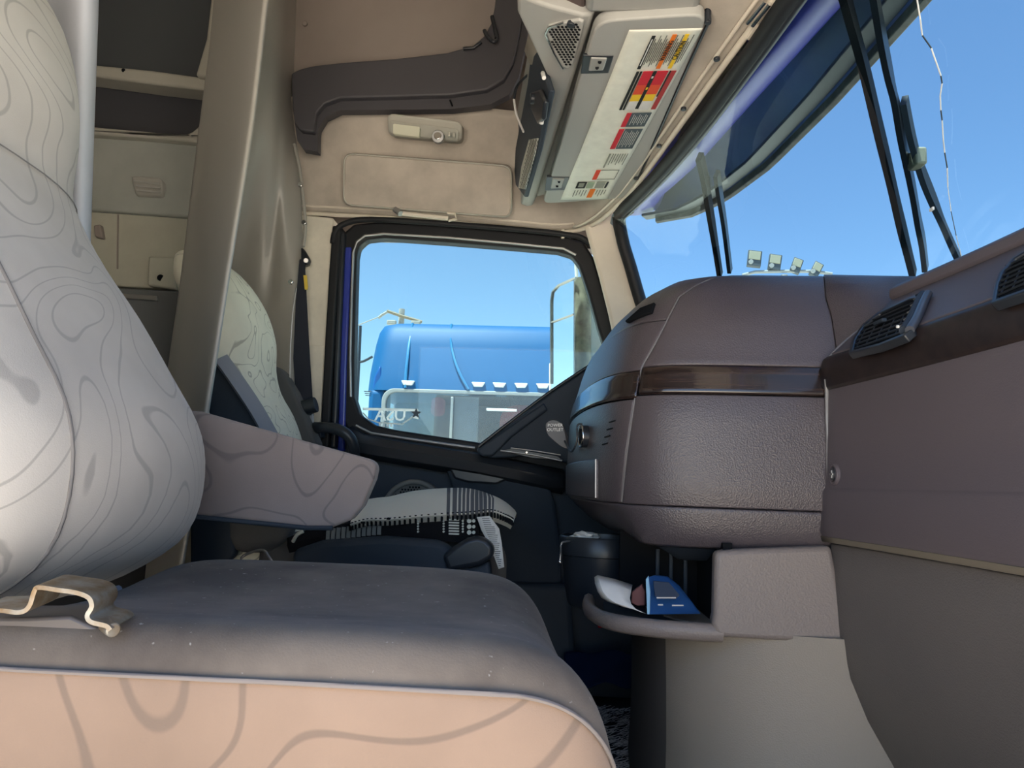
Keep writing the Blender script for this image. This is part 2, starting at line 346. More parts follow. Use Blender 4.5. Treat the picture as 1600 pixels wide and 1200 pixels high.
# rubber seal of windscreen: follows header and far pillar
seal = [V((.40, -.02, 1.46)), V((.425, .5, 1.46))]+[aZ(x, y, 1.455) for x, y in ((1232, 0), (1160, 103), (1095, 193), (1040, 260), (1000, 302), (975, 326))]
seal2 = [aY(966, 340, 2.09), aY(972, 375, 2.10), aY(984, 415, 2.11), aY(1000, 470, 2.12), aY(1030, 560, 2.14)]
tube('windscreen_seal', cat(seal+seal2, 5), .017, M['rubber'], ap, n=10)
tube('windscreen_seal', cat([p+V((.012, 0, -.008)) for p in seal+seal2], 5), .010, M['black'], ap, n=8)

# windscreen surface: header (v=1) to cowl (v=0)
WB = [(-.03, .84), (.5, .93), (1.1, .95), (1.7, .88), (2.0, .70), (2.10, .50), (2.15, .27)]
def wpt(Y, v):
    t = V((hx(Y)+.035, Y, 1.465)) if Y < 2.02 else V((.16, Y, 1.465)); b = V((lerp_tab(WB, Y), Y, .98))
    return b.lerp(t, v)+V((.03*math.sin(math.pi*v), 0, .02*math.sin(math.pi*v)))
ws = struct('window_1', (.8, 1.05, .98), 'tinted windscreen with a long vertical crack')
sheet('pane', [[wpt(y, v/6) for v in range(7)] for y in [-.03+2.18*i/24 for i in range(25)]], M['wglass'], ws, th=0)
def wray(px, py):
    d = ray(px, py); lo, hi = .05, 6.0; prev = None
    # march along the ray until the windscreen is crossed
    def side(s):
        p = CAM+d*s
        v = max(0, min(1, (p.z-.98)/.485)); y = max(-.03, min(2.15, p.y)); q = wpt(y, v); return p.x-q.x
    s = .05
    while s < 6 and side(s) < 0: s += .01
    return CAM+d*(s-.004)
cr = [(1433, 0), (1438, 30), (1441, 55), (1455, 75), (1462, 95), (1470, 118), (1472, 130), (1469, 150), (1470, 172), (1472, 188), (1474, 220), (1476, 238), (1480, 262), (1481, 292), (1486, 330), (1494, 368), (1503, 404)]
for i in range(len(cr)-1):
    a, b = wray(*cr[i]), wray(*cr[i+1])
    tube('crack', [a, b], .0011 if i < 13 else .0007, M['white'] if i % 3 != 2 else M['black'], ws, n=5)
p = wray(1456, 327)
box('chip', p-V((.002, .006, .003)), p+V((.002, .006, .003)), M['white'], ws, bevel=.001)
# peeled tan sticker at the far corner of the glass
ext('sticker', [aY(x, y, 2.05) for x, y in ((975, 343), (972, 332), (984, 322), (995, 319), (990, 332))], (.001, .001, 0), flat('tan_sticker', (190, 160, 110)), ws, bevel=0)

# ================================================================== FAR DOOR (driver side)
door = struct('door_1', aY(700, 900, 2.24), 'black driver door with framed window and speaker')
DY = 2.20
glass_out = [(557, 400), (560, 385), (572, 374), (600, 371), (700, 378), (800, 386), (870, 392), (893, 399), (905, 415), (920, 460), (935, 515), (950, 560), (957, 590), (918, 578), (860, 618), (800, 662), (752, 692), (700, 684), (620, 672), (585, 664), (562, 648), (553, 620), (553, 560), (555, 470)]
frame_in = [aY(x, y, DY) for x, y in glass_out]
frame_out_px = [(533, 385), (537, 363), (552, 350), (600, 345), (700, 351), (800, 360), (880, 368), (912, 378), (928, 402), (944, 455), (962, 515), (978, 560), (985, 610), (935, 612), (880, 650), (820, 690), (760, 722), (700, 712), (610, 698), (566, 690), (540, 668), (530, 630), (530, 560), (532, 470)]
frame_out = [aY(x, y, DY) for x, y in frame_out_px]
ring('window_frame', frame_out, frame_in, (0, .05, 0), M['rubber'], door, bevel=.008)
# inner bright lip of the seal
tube('seal_lip', [aY(x, y, DY-.004) for x, y in [(548, 620), (547, 560), (549, 470), (552, 395), (557, 378), (570, 368), (600, 365), (700, 371), (800, 380), (880, 388), (900, 398)]], .004, M['metal'], door)
win = struct('window_2', aY(700, 690, 2.235), 'driver door window glass with mirrored decal')
ext('pane', [aY(x, y, DY+.03) for x, y in [(545, 395), (560, 365), (700, 366), (890, 385), (912, 405), (965, 600), (900, 640), (755, 710), (600, 685), (552, 665), (543, 600)]], (0, .004, 0), M['glass'], win, bevel=0)
# outer seal strips, blue painted jamb, pillar panel
def vstrip(name, pxs, wpx, Y, dy, m, parent, bevel=.006):
    L = [aY(x, y, Y) for x, y in pxs]; R = [aY(x+wpx, y, Y) for x, y in pxs][::-1]
    return ext(name, L+R, (0, dy, 0), m, parent, bevel=bevel)
vstrip('door_seal', [(519, 352), (514, 420), (508, 520), (503, 620), (499, 700)], 14, 2.17, .06, M['rubber'], door)
vstrip('door_seal', [(530, 362), (527, 420), (523, 520), (519, 620), (515, 700)], 9, 2.18, .06, M['black'], door)
vstrip('painted_jamb', [(538, 385), (535, 460), (531, 560), (529, 640), (527, 705)], 11, 2.195, .04, M['blue'], door)
tube('door_seal', cat([aY(x, y, 2.175) for x, y in [(520, 380), (524, 362), (540, 349), (580, 343), (700, 350), (800, 358), (880, 366), (915, 375), (935, 402), (955, 460), (972, 520)]], 5), .009, M['rubber'], door)
pp = struct('trim_3', aY(495, 700, 2.2), 'grubby cream pillar panel behind the far door')
ext('pillar_panel', [aY(x, y, 2.19) for x, y in [(462, 334), (521, 340), (516, 420), (510, 520), (505, 620), (500, 720), (470, 720), (462, 500)]], (0, .06, 0), M['pillar'], pp, bevel=.006)
ext('pillar_panel', [aY(x, y, 2.195) for x, y in [(470, 540), (508, 540), (500, 720), (470, 720)]], (0, -.008, 0), M['pillar'], pp, bevel=.004)
# door body below the window
inner_y = 2.17
ext('door_skin', [aY(x, y, 2.21) for x, y in [(505, 690), (540, 676), (600, 690), (700, 702), (760, 712), (990, 600), (990, 1040), (505, 1040)]], (0, .07, 0), M['blackm'], door, bevel=.005)
ledge = [(545, 668), (566, 682), (600, 688), (700, 704), (750, 712), (800, 722), (880, 738)]
pr = [aY(x, y, 2.15) for x, y in ledge]
lo = [[p+V((0, .06, .0)) for p in pr], [p+V((0, .03, .006)) for p in pr], [p+V((0, .005, .0)) for p in pr], [p+V((0, -.012, -.02)) for p in pr], [p+V((0, -.006, -.045)) for p in pr], [p+V((0, .03, -.06)) for p in pr]]
sheet('sill_ledge', lo, M['black'], door, th=.006)
for off, c in ((0, 'metal'), (9, 'black')):
    tube('sill_strip', [aY(x, y+off, 2.165) for x, y in [(556, 665), (580, 677), (640, 686), (690, 693), (742, 700)]], .004, M[c], door)
# diagonal mirror-corner panel
ext('corner_panel', [aY(x, y, 2.13) for x, y in [(744, 703), (752, 694), (800, 660), (860, 614), (919, 574), (960, 560), (985, 640), (985, 740), (900, 726), (830, 712), (770, 716), (752, 712)]], (0, .06, 0), M['blackm'], door, bevel=.006)
tube('panel_edge', cat([aY(x, y, 2.125) for x, y in [(748, 698), (760, 688), (800, 657), (860, 612), (920, 572)]], 3), .005, M['black'], door)
ext('corner_rib', [aY(x, y, 2.115) for x, y in [(744, 704), (756, 695), (800, 664), (850, 629), (856, 640), (800, 682), (770, 712), (752, 713)]], (0, .02, 0), M['blackm'], door, bevel=.006)
# louvre slot on the ledge
lv = ext('defrost_slot', [aY(x, y, 2.10) for x, y in [(780, 704), (800, 700), (872, 712), (880, 720), (830, 716)]], (0, .01, .0), M['black'], door, bevel=.002)
tube('slot_edge', [aY(x, y, 2.095) for x, y in [(782, 704), (830, 710), (878, 720)]], .0025, M['metal'], lv); tube('slot_edge', [aY(x, y, 2.095) for x, y in [(798, 700), (840, 705), (876, 711)]], .002, M['metal'], lv)
cyl('slot_stud', aY(823, 707, 2.085), aY(823, 707, 2.10), .004, M['chrome'], lv, n=8)
# trim panels pressed into the door
pan = [aY(x, y, 2.165) for x, y in [(694, 724), (720, 727), (790, 740), (830, 738), (855, 748), (868, 790), (876, 860), (880, 1000), (700, 1000), (690, 900), (720, 800), (706, 760)]]
ext('door_panel', pan, (0, .05, 0), mat('door_cloth', (.036, .048, .066), .8, spec=.2, bump=('noise', 400, .25)), door, bevel=.01)
ext('pull_recess', [aY(x, y, 2.155) for x, y in [(697, 722), (795, 740), (792, 750), (775, 757), (730, 754), (710, 748)]], (0, .02, 0), M['black'], door, bevel=.006)
ext('map_pocket', [aY(x, y, 2.12) for x, y in [(560, 905), (890, 915), (900, 1040), (560, 1040)]], (0, .08, 0), M['blackm'], door, bevel=.015)
# round speaker
spk = aY(645, 800, 2.16)
sg = ring('speaker_ring', [spk+V((.093*math.cos(a), 0, .093*math.sin(a))) for a in [2*math.pi*i/40 for i in range(40)]], [spk+V((.078*math.cos(a), 0, .078*math.sin(a))) for a in [2*math.pi*i/40 for i in range(40)]], (0, .05, 0), mat('speaker_grey', (.17, .175, .17), .6), door, bevel=.006)
cyl('speaker_grille', spk+V((0, .008, 0)), spk+V((0, .04, 0)), .082, mat('speaker_mesh', (.12, .125, .12), .7), sg, n=32)
vs = []
for i in range(-9, 10):
    for j in range(-9, 10):
        x, z = i*.0088+(.0044 if j % 2 else 0), j*.0078
        if x*x+z*z < .072**2: c = spk+V((x, .006, z)); vs.append(cylg(c, c+V((0, .003, 0)), .0031, 6))
v, f = merge(vs); tag(obj('grille_holes', v, f, M['void'], sg, smooth=False), kind='stuff')
# grab handle at the rear edge of the door
hd = thing('grab_handle', 'black curved grab handle at the rear edge of the far door', 'handle', aY(520, 700, 2.10))
tube('bar', cat([aY(488, 668, 2.14), aY(500, 668, 2.08), aY(525, 670, 2.06), aY(545, 682, 2.06), aY(553, 702, 2.08), aY(553, 730, 2.13)], 5), .016, M['black'], hd, n=12)
ext('mount', [aY(x, y, 2.13) for x, y in [(484, 660), (500, 660), (502, 684), (486, 684)]], (0, .04, 0), M['blackm'], hd)

# decal on the glass, seen from behind, so it reads mirrored
dec = thing('window_decal', 'white mirrored USA decal with star on the far door glass', 'decal', aY(610, 660, DY+.026))
gy = DY+.026; wd = bpy.data.materials.new('decal_white'); wd.use_nodes = True; _n = wd.node_tree; _n.nodes.clear()
_o = _n.nodes.new('ShaderNodeOutputMaterial'); _d = _n.nodes.new('ShaderNodeBsdfDiffuse'); _d.inputs[0].default_value = (.9, .9, .9, 1); _t = _n.nodes.new('ShaderNodeBsdfTranslucent'); _t.inputs[0].default_value = (.95, .95, .95, 1)
_m = _n.nodes.new('ShaderNodeMixShader'); _m.inputs[0].default_value = .75; _n.links.new(_d.outputs[0], _m.inputs[1]); _n.links.new(_t.outputs[0], _m.inputs[2]); _n.links.new(_m.outputs[0], _o.inputs[0])
DX, DZ = V((-1, 0, 0)), V((0, 0, 1))
textmesh('lettering', 'USA', .052, aY(610, 649, gy), (-1, 0, -.02), (0, 0, 1), wd, dec, .0002, .0007)
def pxpoly(name, pts, Y, m, parent, th=-.0012): return ext(name, [aY(x, y, Y) for x, y in pts], (0, th, 0), m, parent, bevel=0, smooth=False)
pxpoly('top_bar', [(567, 637), (653, 639), (653, 643), (567, 641)], gy, wd, dec)
st = aY(650, 646, gy); pts = []
for i in range(10):
    a = math.pi/2+i*math.pi/5; r = .017 if i % 2 == 0 else .007; pts.append(st+V((r*math.cos(a), 0, r*math.sin(a))))
ext('star', pts, (0, -.0016, 0), flat('decal_dark', (90, 100, 110)), dec, bevel=0, smooth=False)
pxpoly('flag_end', [(644, 653), (654, 640), (654, 655)], gy, wd, dec)
tube('swoosh', [aY(x, y, gy) for x, y in [(567, 645), (576, 655), (590, 660), (628, 663), (645, 651)]], .0022, wd, dec, n=6)
for k in range(3): pxpoly('fine_print', [(569+k, 611+3*k), (582-k, 612+3*k), (582-k, 613+3*k), (569+k, 612+3*k)], gy, M['black'], dec)
for k in range(4): pxpoly('small_mark', [(592+6*k, 661), (595+6*k, 661), (595+6*k, 667), (592+6*k, 667)], gy, wd, dec)

# ================================================================== OVERHEAD: storage shelf rim above the door
sh = thing('overhead_shelf', 'charcoal rimmed overhead storage recess above the far door', 'shelf', aY(640, 230, 2.05))
outer = [(455, 125), (456, 180), (461, 215), (470, 228), (493, 232), (494, 196), (505, 178), (528, 167), (620, 166), (705, 165), (765, 158), (795, 142), (810, 115), (822, 60), (830, 0), (838, -90)]
inner = [(455, 115), (458, 113), (461, 111), (468, 108), (478, 105), (492, 102), (510, 100), (540, 97), (620, 91), (700, 82), (740, 70), (757, 55), (768, 35), (773, 10), (776, -20), (784, -90)]
A = [aY(x, y, 2.04) for x, y in outer]; B = [aY(x, y, 2.04) for x, y in inner]
n = len(A)
def band(name, A, B, dy, m, parent, bevel): 
    n = len(A); d = V((0, dy, 0)); vs = A+B+[p+d for p in A]+[p+d for p in B]; fs = []
    for i in range(n-1):
        fs += [[i, i+1, n+i+1, n+i], [2*n+i+1, 2*n+i, 3*n+i, 3*n+i+1], [i+1, i, 2*n+i, 2*n+i+1], [n+i, n+i+1, 3*n+i+1, 3*n+i]]
    fs += [[0, n, 3*n, 2*n], [n-1, 3*n-1, 4*n-1, 2*n-1]]
    return obj(name, vs, fs, m, parent, bevel=bevel, seg=4)
mid = [a.lerp(b, .2) for a, b in zip(A, B)]
band('rim', mid, B, .07, M['rim'], sh, .018)
band('lip', [a+V((0, .02, 0)) for a in A], [p+V((0, .02, 0)) for p in mid], .03, M['rim'], sh, .004)
tube('lip_joint', [aY(703, 156, 2.05), aY(707, 166, 2.055)], .0025, M['void'], sh, n=6)
ext('back_panel', [aY(x, y, 2.12) for x, y in [(438, -160), (800, -160), (790, 60), (740, 100), (452, 130), (448, 60)]], (0, .02, 0), M['taupe'], sh, bevel=.004)
p = aY(477, 38, 2.115); cyl('cap_screw', p, p+V((0, -.006, 0)), .008, M['taupe'], sh, n=14)
tube('net_hook', cat([aY(757, 48, 2.03), aY(762, 58, 2.015), aY(771, 65, 2.01), aY(776, 60, 2.015), aY(772, 40, 2.025), aY(769, 26, 2.035)], 4), .006, M['black'], sh)
tube('net_hook', [aY(724, 76, 2.035), aY(740, 75, 2.03), aY(752, 66, 2.03)], .005, M['black'], sh)

# ---- side visor on the headliner
sv = thing('side_visor', 'tan padded side sun visor folded up above the far door window', 'sun visor', aY(668, 325, 2.13))
vc = [aY(536, 238, 2.09), aY(801, 258, 2.09), aY(801, 342, 2.15), aY(534, 322, 2.15)]
def quadrr(c, r, n=5):
    out = []
    for i in range(4):
        a, b, d = c[i], c[(i-1) % 4], c[(i+1) % 4]
        p0 = a+(b-a).normalized()*r; p1 = a+(d-a).normalized()*r
        for k in range(n+1):
            t = k/n; out.append((p0*(1-t)**2)+(a*(2*t*(1-t)))+(p1*t*t))
    return out
ext('visor_pad', quadrr(vc, .03), (0, .022, .012), M['liner'], sv, bevel=.009)
tube('edge_wire', [p+V((0, -.002, 0)) for p in quadrr([aY(538, 240, 2.088), aY(799, 260, 2.088), aY(799, 340, 2.148), aY(537, 320, 2.148)], .03)]+[], .0022, M['liner2'], sv, closed=True, n=6)
tube('pivot_rod', [aY(622, 333, 2.14), aY(700, 341, 2.14)], .007, M['cream'], sv)
cyl('rod_end', aY(617, 327, 2.145), aY(626, 334, 2.13), .009, M['metal'], sv)
tube('rod_clip', [aY(699, 333, 2.14), aY(711, 334, 2.135), aY(713, 342, 2.135), aY(701, 345, 2.14)], .004, M['cream'], sv)

# ---- courtesy lamp on the headliner
lp = thing('map_lamp', 'grimy rectangular map lamp on the headliner above the side visor', 'lamp', aY(660, 222, 2.08))
lc = [aY(604, 176, 2.03), aY(722, 190, 2.03), aY(721, 222, 2.08), aY(606, 212, 2.08)]
ext('housing', quadrr(lc, .022), (0, .06, .02), M['liner2'], lp, bevel=.008)
ext('face', quadrr([p+V((0, -.006, 0)) for p in (aY(610, 190, 2.035), aY(717, 203, 2.035), aY(716, 221, 2.07), aY(611, 210, 2.07))], .01), (0, .012, 0), M['liner2'], lp, bevel=.003)
ext('lens', quadrr([aY(614, 193, 2.022), aY(656, 198, 2.022), aY(655, 214, 2.05), aY(614, 209, 2.05)], .005), (0, .012, 0), mat('lamp_lens', (.8, .78, .62), .25, spec=.6), lp, bevel=.003)
c = aY(684, 213, 2.03); cyl('bezel', c, c+V((0, .02, .004)), .018, M['metal'], lp); cyl('spot_lens', c-V((0, .005, 0)), c+V((0, .01, 0)), .011, M['chrome'], lp, n=16)
for k in range(2): box('switch', aY(702+7*k, 209+k, 2.028)-V((.004, 0, .007)), aY(702+7*k, 209+k, 2.028)+V((.004, .012, .007)), M['liner2'], lp, bevel=.002)

# ================================================================== OVERHEAD CONSOLE AND LABELLED VISOR
oc = thing('overhead_console', 'grey overhead console with speaker grilles above the windscreen', 'console', aZ(870, 330, 1.5))
# body: long box whose rear-bottom ridge runs from near (915,30) to far (825,322)
Rn, Rf = aZ(910, 24, 1.50), aZ(822, 323, 1.50)
WDT = [(0, .112), (.05, .108), (.13, .075), (.24, .030), (.30, .020), (1, .016)]
ys = [0, .05, .13, .24, .30, .55, .8, .96, 1.0]
rows = []
for t in ys:
    r = Rn.lerp(Rf, t); e = 0 if t in (0, 1.0) else 1
    wdt = lerp_tab(WDT, t)    # width of the face beside the ridge
    rows.append([r+V((0, 0, 0)), r+V((.018, 0, .002)), r+V((.03, 0, .03)), r+V((.30, 0, .10)), r+V((.30, 0, .30)), r+V((-wdt-.02, 0, .30)), r+V((-wdt-.004, 0, .10)), r+V((-wdt, 0, .032*wdt/.1)), r+V((-wdt*.5, 0, .012*wdt/.1+.002))])
loft('body', rows, M['grey'], oc, bevel=.006)
# near end panel continuing the shelf towards the passenger side
nr = Rn
ext('near_panel', [aZ(914, 23, 1.497), aZ(1092, 19, 1.492), aZ(1100, -12, 1.49), V((.33, .80, 1.49)), V((.05, .80, 1.50))], (0, 0, .12), M['grey'], oc, bevel=.012)
ext('upper_bin', [aZ(826, 46, 1.555), aZ(850, 33, 1.548), aZ(880, 25, 1.53), aZ(914, 20, 1.512), aZ(930, -70, 1.51), aZ(812, -90, 1.57)], (0, 0, .2), mat('bin_brown', (.10, .07, .065), .4), oc, bevel=.01)
# speaker grille (triangle) : perforated plate
def face_l(t): 
    wdt = lerp_tab(WDT, t); return Rn.lerp(Rf, t)+V((-wdt*.5, 0, .012))
pn = (Rn.lerp(Rf, .24)-Rn).cross(face_l(.05)-Rn).normalized(); pn = -pn if pn.z > 0 else pn
p0 = Rn+pn*.004
gt = [(852, 50), (856, 43), (875, 37), (905, 31), (912, 35), (911, 45), (896, 102), (888, 108), (878, 105), (866, 82)]
plate = ext('speaker_grille', [aP(x, y, p0, pn) for x, y in gt], pn*-.012, mat('grille_silver', (.42, .42, .40), .45), oc, bevel=.003)
def inside(x, y, poly):
    c = False; n = len(poly)
    for i in range(n):
        (x1, y1), (x2, y2) = poly[i], poly[(i+1) % n]
        if (y1 > y) != (y2 > y) and x < (x2-x1)*(y-y1)/(y2-y1)+x1: c = not c
    return c
vs = []
for j in range(0, 20):
    for i in range(0, 14):
        x = 850+i*6.0+(3 if j % 2 else 0)-j*.6; y = 34+j*3.9
        if inside(x, y, [(855, 50), (860, 44), (905, 34), (908, 45), (893, 100), (884, 104)]):
            c = aP(x, y, p0, pn); vs.append(cylg(c+pn*.0004, c+pn*.0012, .0029, 6))
v, f = merge(vs); tag(obj('grille_holes', v, f, M['void'], plate, smooth=False), kind='stuff')
tube('grille_edge', [aP(x, y, p0+pn*.002, pn) for x, y in [(880, 107), (866, 83), (852, 53), (857, 43), (880, 35)]], .0022, M['chrome'], plate, n=6)
c = aP(892, 38, p0, pn); cyl('microphone', c+pn*.004, c-pn*.004, .0075, M['black'], plate, n=12)
# flat dark panel added for the recess's darkness, with switches, cable and lower mesh vent
Ra, Rb = Rn.lerp(Rf, .30)+V((-.020, 0, 0)), Rf+V((-.016, 0, 0))
rn_ = (Rb-Ra).cross(V((0, 0, 1))).normalized(); rn_ = -rn_ if rn_.x > 0 else rn_
def RP(x, y, e=0): return aP(x, y, Ra+rn_*(.006+e), rn_)
ext('recess_shade', [RP(x, y) for x, y in [(836, 95), (846, 82), (858, 112), (868, 142), (862, 170), (848, 235), (826, 308), (812, 290), (808, 250), (820, 190), (832, 130)]], rn_*.012, M['blackm'], oc, bevel=.004)
ext('switch_pack', [RP(x, y, .0125) for x, y in [(834, 145), (850, 140), (858, 158), (854, 188), (846, 194), (836, 172)]], rn_*.010, M['black'], oc, bevel=.006)
for a, b in (((848, 114), (850, 122)), ((847, 184), (846, 194))): cyl('cable_plug', RP(*a, .0155), RP(*b, .0155), .0045, M['white'], oc, n=10)
cyl('knob', RP(842, 155, .0125)+rn_*.008, RP(842, 155, .0125)+rn_*.018, .011, M['black'], oc)
MV = [(829, 218), (842, 216), (837, 240), (822, 296), (812, 294), (817, 260)]
mv = ext('mesh_vent', [RP(x, y, .013) for x, y in MV], rn_*.004, mat('mesh_pale', (.55, .54, .48), .5), oc, bevel=.001)
vs = []
for j in range(26):
    for i in range(6):
        y = 219+j*3.0; x = 829-(y-218)*.22+i*2.6+(1.3 if j % 2 else 0)
        if inside(x, y, MV): c = RP(x, y, .0172); vs.append(cylg(c, c+rn_*.001, .0022, 6))
v, f = merge(vs); tag(obj('mesh_holes', v, f, M['void'], mv, smooth=False), kind='stuff')
wire = thing('loose_wire', 'thin black and white wire looping from the overhead console', 'wire', aY(815, 205, 1.85))
tube('black_lead', cat([aY(842, 110, 1.80), aY(825, 117, 1.83), aY(808, 135, 1.86), aY(803, 155, 1.87)], 5), .0035, M['black'], wire, n=6)
tube('white_lead', cat([aY(803, 155, 1.87), aY(806, 175, 1.87), aY(812, 192, 1.86), aY(818, 206, 1.84)], 5), .003, M['white'], wire, n=6)

# visor: flat padded board hanging under the header, lower side towards us
fv = thing('sun_visor', 'grey windscreen sun visor covered with a large safety label', 'sun visor', aZ(960, 200, 1.48))
va, vb, vcc, vd = aZ(932, 34, 1.482), aZ(1108, 22, 1.476), aZ(984, 309, 1.476), aZ(848, 319, 1.482)
vn = (vb-va).cross(vd-va).normalized(); vn = -vn if vn.z > 0 else vn
ext('board', quadrr([va, vb, vcc, vd], .035), (0, 0, .024), M['grey'], fv, bevel=.008)
def VP(x, y, e=0): return aP(x, y, va+vn*e, vn)
for hx_, hy_ in ((927, 101), (866, 287)):
    s = 1 if hy_ < 200 else .75
    h = ext('hinge_pocket', [VP(hx_+a*s, hy_+b*s, .0015) for a, b in ((-16, -14), (32, -13), (24, 14), (-20, 15))], -vn*.006, M['black'], fv, bevel=.002)
    h2 = ext('hinge_plate', [VP(hx_+a*s, hy_+b*s, .004) for a, b in ((-4, -10), (22, -9), (16, 10), (-8, 11))], -vn*.006, mat('hinge_grey', (.33, .33, .31), .4), fv, bevel=.003)
    for a, b in ((10, -4), (6, 5)): cyl('screw', VP(hx_+a*s, hy_+b*s, .0055), VP(hx_+a*s, hy_+b*s, .001), .0035, M['void'], h2, n=10, bevel=0)
tube('front_edge_wire', [VP(1109, 30, -.004), VP(1070, 115, -.004), VP(986, 306, -.004)], .003, M['black'], fv, n=6)
cyl('pivot_pin', aZ(1106, 32, 1.482)-V((0, .0, .006)), aZ(1106, 32, 1.482)+V((0, 0, .02)), .006, M['black'], fv, n=10)
# the label
lab = thing('safety_label', 'wrinkled white safety label with red orange and yellow warning blocks', 'label', VP(975, 200, .003))
LC = [(983, 47), (1098, 44), (949, 311), (876, 312)]      # near-rear, near-front, far-front, far-rear corners
def LP(u, v, e=.0015):    # u across (0 rear edge ... 1 windscreen edge), v along (0 near ... 1 far)
    x = (LC[0][0]*(1-u)+LC[1][0]*u)*(1-v)+(LC[3][0]*(1-u)+LC[2][0]*u)*v
    y = (LC[0][1]*(1-u)+LC[1][1]*u)*(1-v)+(LC[3][1]*(1-u)+LC[2][1]*u)*v
    return VP(x, y, e)
NU, NV = 8, 60
rows = []
for j in range(NV+1):
    v_ = j/NV; row = []
    for i in range(NU+1):
        u_ = i/NU; e = .0016
        for vv, amp in ((.19, .0022), (.255, .0025), (.315, .002), (.46, .0022), (.53, .002), (.56, .0025), (.67, .0022)):
            e += amp*math.exp(-((v_-vv-.02*u_)/.007)**2)*max(0, 1-1.5*u_)
        row.append(LP(u_, v_, e))
    rows.append(row)
obj('backing', *loftg(rows, False, False), mat('label_paper', (.86, .87, .77), .45, spec=.5, mott=.1, mscale=30), lab, solid=.0006)
def lq(name, u0, u1, v0, v1, m, e=.0042): return ext(name, [LP(u0, v0, e), LP(u1, v0, e), LP(u1, v1, e), LP(u0, v1, e)], -vn*.0008, m, lab, bevel=0, smooth=False)
cR, cO, cY, cK, cD, cG = flat('label_red', (205, 45, 60)), flat('label_orange', (232, 120, 35)), flat('label_yellow', (240, 200, 50)), flat('label_black', (32, 34, 34)), flat('label_slate', (75, 88, 95)), flat('label_grey', (150, 152, 140))
ink = flat('label_ink', (105, 108, 100))
lq('heading_bar', .355, .405, .04, .235, cK); lq('heading_gap', .372, .388, .06, .215, M['paper'], .0046)
lq('warning_bar', .635, .695, .035, .235, cO); lq('caution_bar', .81, .865, .035, .235, cY)
k = 0
for a, b in ((.42, .62), (.705, .80), (.875, .95)):
    u_ = a
    while u_ < b:
        k += 1; lq('print_line', u_, u_+.011, .04+.02*((k*7) % 3), .22-.03*((k*5) % 4)/3, ink); u_ += .027
lq('block_bar', .37, .41, .25, .475, cK); lq('block_bar', .425, .455, .25, .475, cK)
lq('red_block', .47, .62, .25, .33, cR); lq('red_block', .68, .845, .25, .33, cR); lq('bar', .625, .675, .25, .47, cK)
lq('orange_block', .47, .62, .33, .385, flat('label_coral', (222, 85, 55))); lq('orange_block', .68, .845, .33, .385, flat('label_coral2', (226, 88, 55)))
lq('yellow_block', .47, .62, .385, .425, cY); lq('yellow_block', .68, .845, .385, .425, cY)
lq('pale_block', .47, .62, .425, .475, M['paper']); lq('pale_block', .68, .845, .425, .475, M['paper'])
lq('side_bar', .865, .885, .25, .40, cK); lq('red_strip', .89, .965, .25, .475, flat('label_dusk_red', (170, 60, 62)))
lq('star_mark', .635, .665, .28, .292, M['paper'], .0046); lq('star_mark', .635, .665, .345, .358, cY, .0046)
lq('red_tab', .53, .61, .495, .575, cR); lq('slate_panel', .61, .94, .495, .575, cD)
lq('red_tab', .53, .62, .59, .705, cR); lq('slate_panel', .635, .94, .59, .705, cD)
for v0, v1 in ((.505, .565), (.60, .695)):
    for q in range(8): lq('reversed_line', .66+.033*q, .668+.033*q, v0+.006*(q % 3), v1-.012*(q % 2), M['paper'], .0047)
lq('thin_bar', .57, .60, .735, .815, cG)
for q in range(7): lq('print_line', .64+.045*q, .65+.045*q, .735, .80-.01*(q % 3), ink)
lq('red_bar', .47, .56, .83, .885, flat('label_red2', (220, 75, 50))); lq('outline', .565, .92, .83, .832, ink); lq('outline', .565, .92, .883, .885, ink); lq('outline', .91, .92, .83, .885, ink)
lq('pictogram', .21, .40, .90, .935, cK); lq('pictogram_inset', .25, .36, .905, .928, cG, .0047); lq('grey_box', .42, .56, .90, .935, flat('label_sage', (160, 175, 150))); lq('grey_box', .60, .78, .90, .935, cG); lq('block_bar', .80, .84, .90, .935, cK)
lq('orange_bar', .53, .64, .942, .99, cO)
for q in range(12):
    u_ = .22+.058*q
    if not .5 < u_ < .65: lq('print_line', u_, u_+.014, .947, .983-.006*(q % 3), ink)
dU, dV = (LP(.66, .13)-LP(.66, .14)).normalized(), (LP(.6, .13)-LP(.7, .13)).normalized()
textmesh('lettering', 'WARNING', .013, LP(.665, .13, .0052), dU, dV, cK, lab, .0003)
textmesh('lettering', 'CAUTION', .013, LP(.838, .13, .0052), dU, dV, cK, lab, .0003)

# ================================================================== DASHBOARD
db = thing('dashboard', 'brown grained vinyl dashboard with dark wood trim band', 'dashboard', (.5, 1.2, .60))
# plan contour of the centre pod at its fullest, from the corner at the dash wall round to the driver side
PC = cat([(.475, 1.236, 0), (.40, 1.238, 0), (.30, 1.242, 0), (.22, 1.252, 0), (.165, 1.275, 0), (.118, 1.325, 0), (.085, 1.42, 0), (.062, 1.58, 0), (.05, 1.80, 0), (.055, 2.00, 0), (.10, 2.10, 0)], 6)
PN = []
for i, p in enumerate(PC):
    t = PC[min(i+1, len(PC)-1)]-PC[max(i-1, 0)]; t.normalize(); nn = V((t.y, -t.x, 0)); nn = -nn if nn.dot(p-V((.5, 1.9, 0))) < 0 else nn; PN.append(nn)
NP = len(PC)-1
ZI = [(.600, -.050), (.606, -.020), (.625, -.008), (.66, 0), (.76, .002), (.86, -.002), (.875, -.006), (.905, -.012), (.93, -.020), (.96, -.028), (1.0, -.042), (1.04, -.068), (1.07, -.068), (1.092, -.068), (1.104, -.068), (1.112, -.068)]
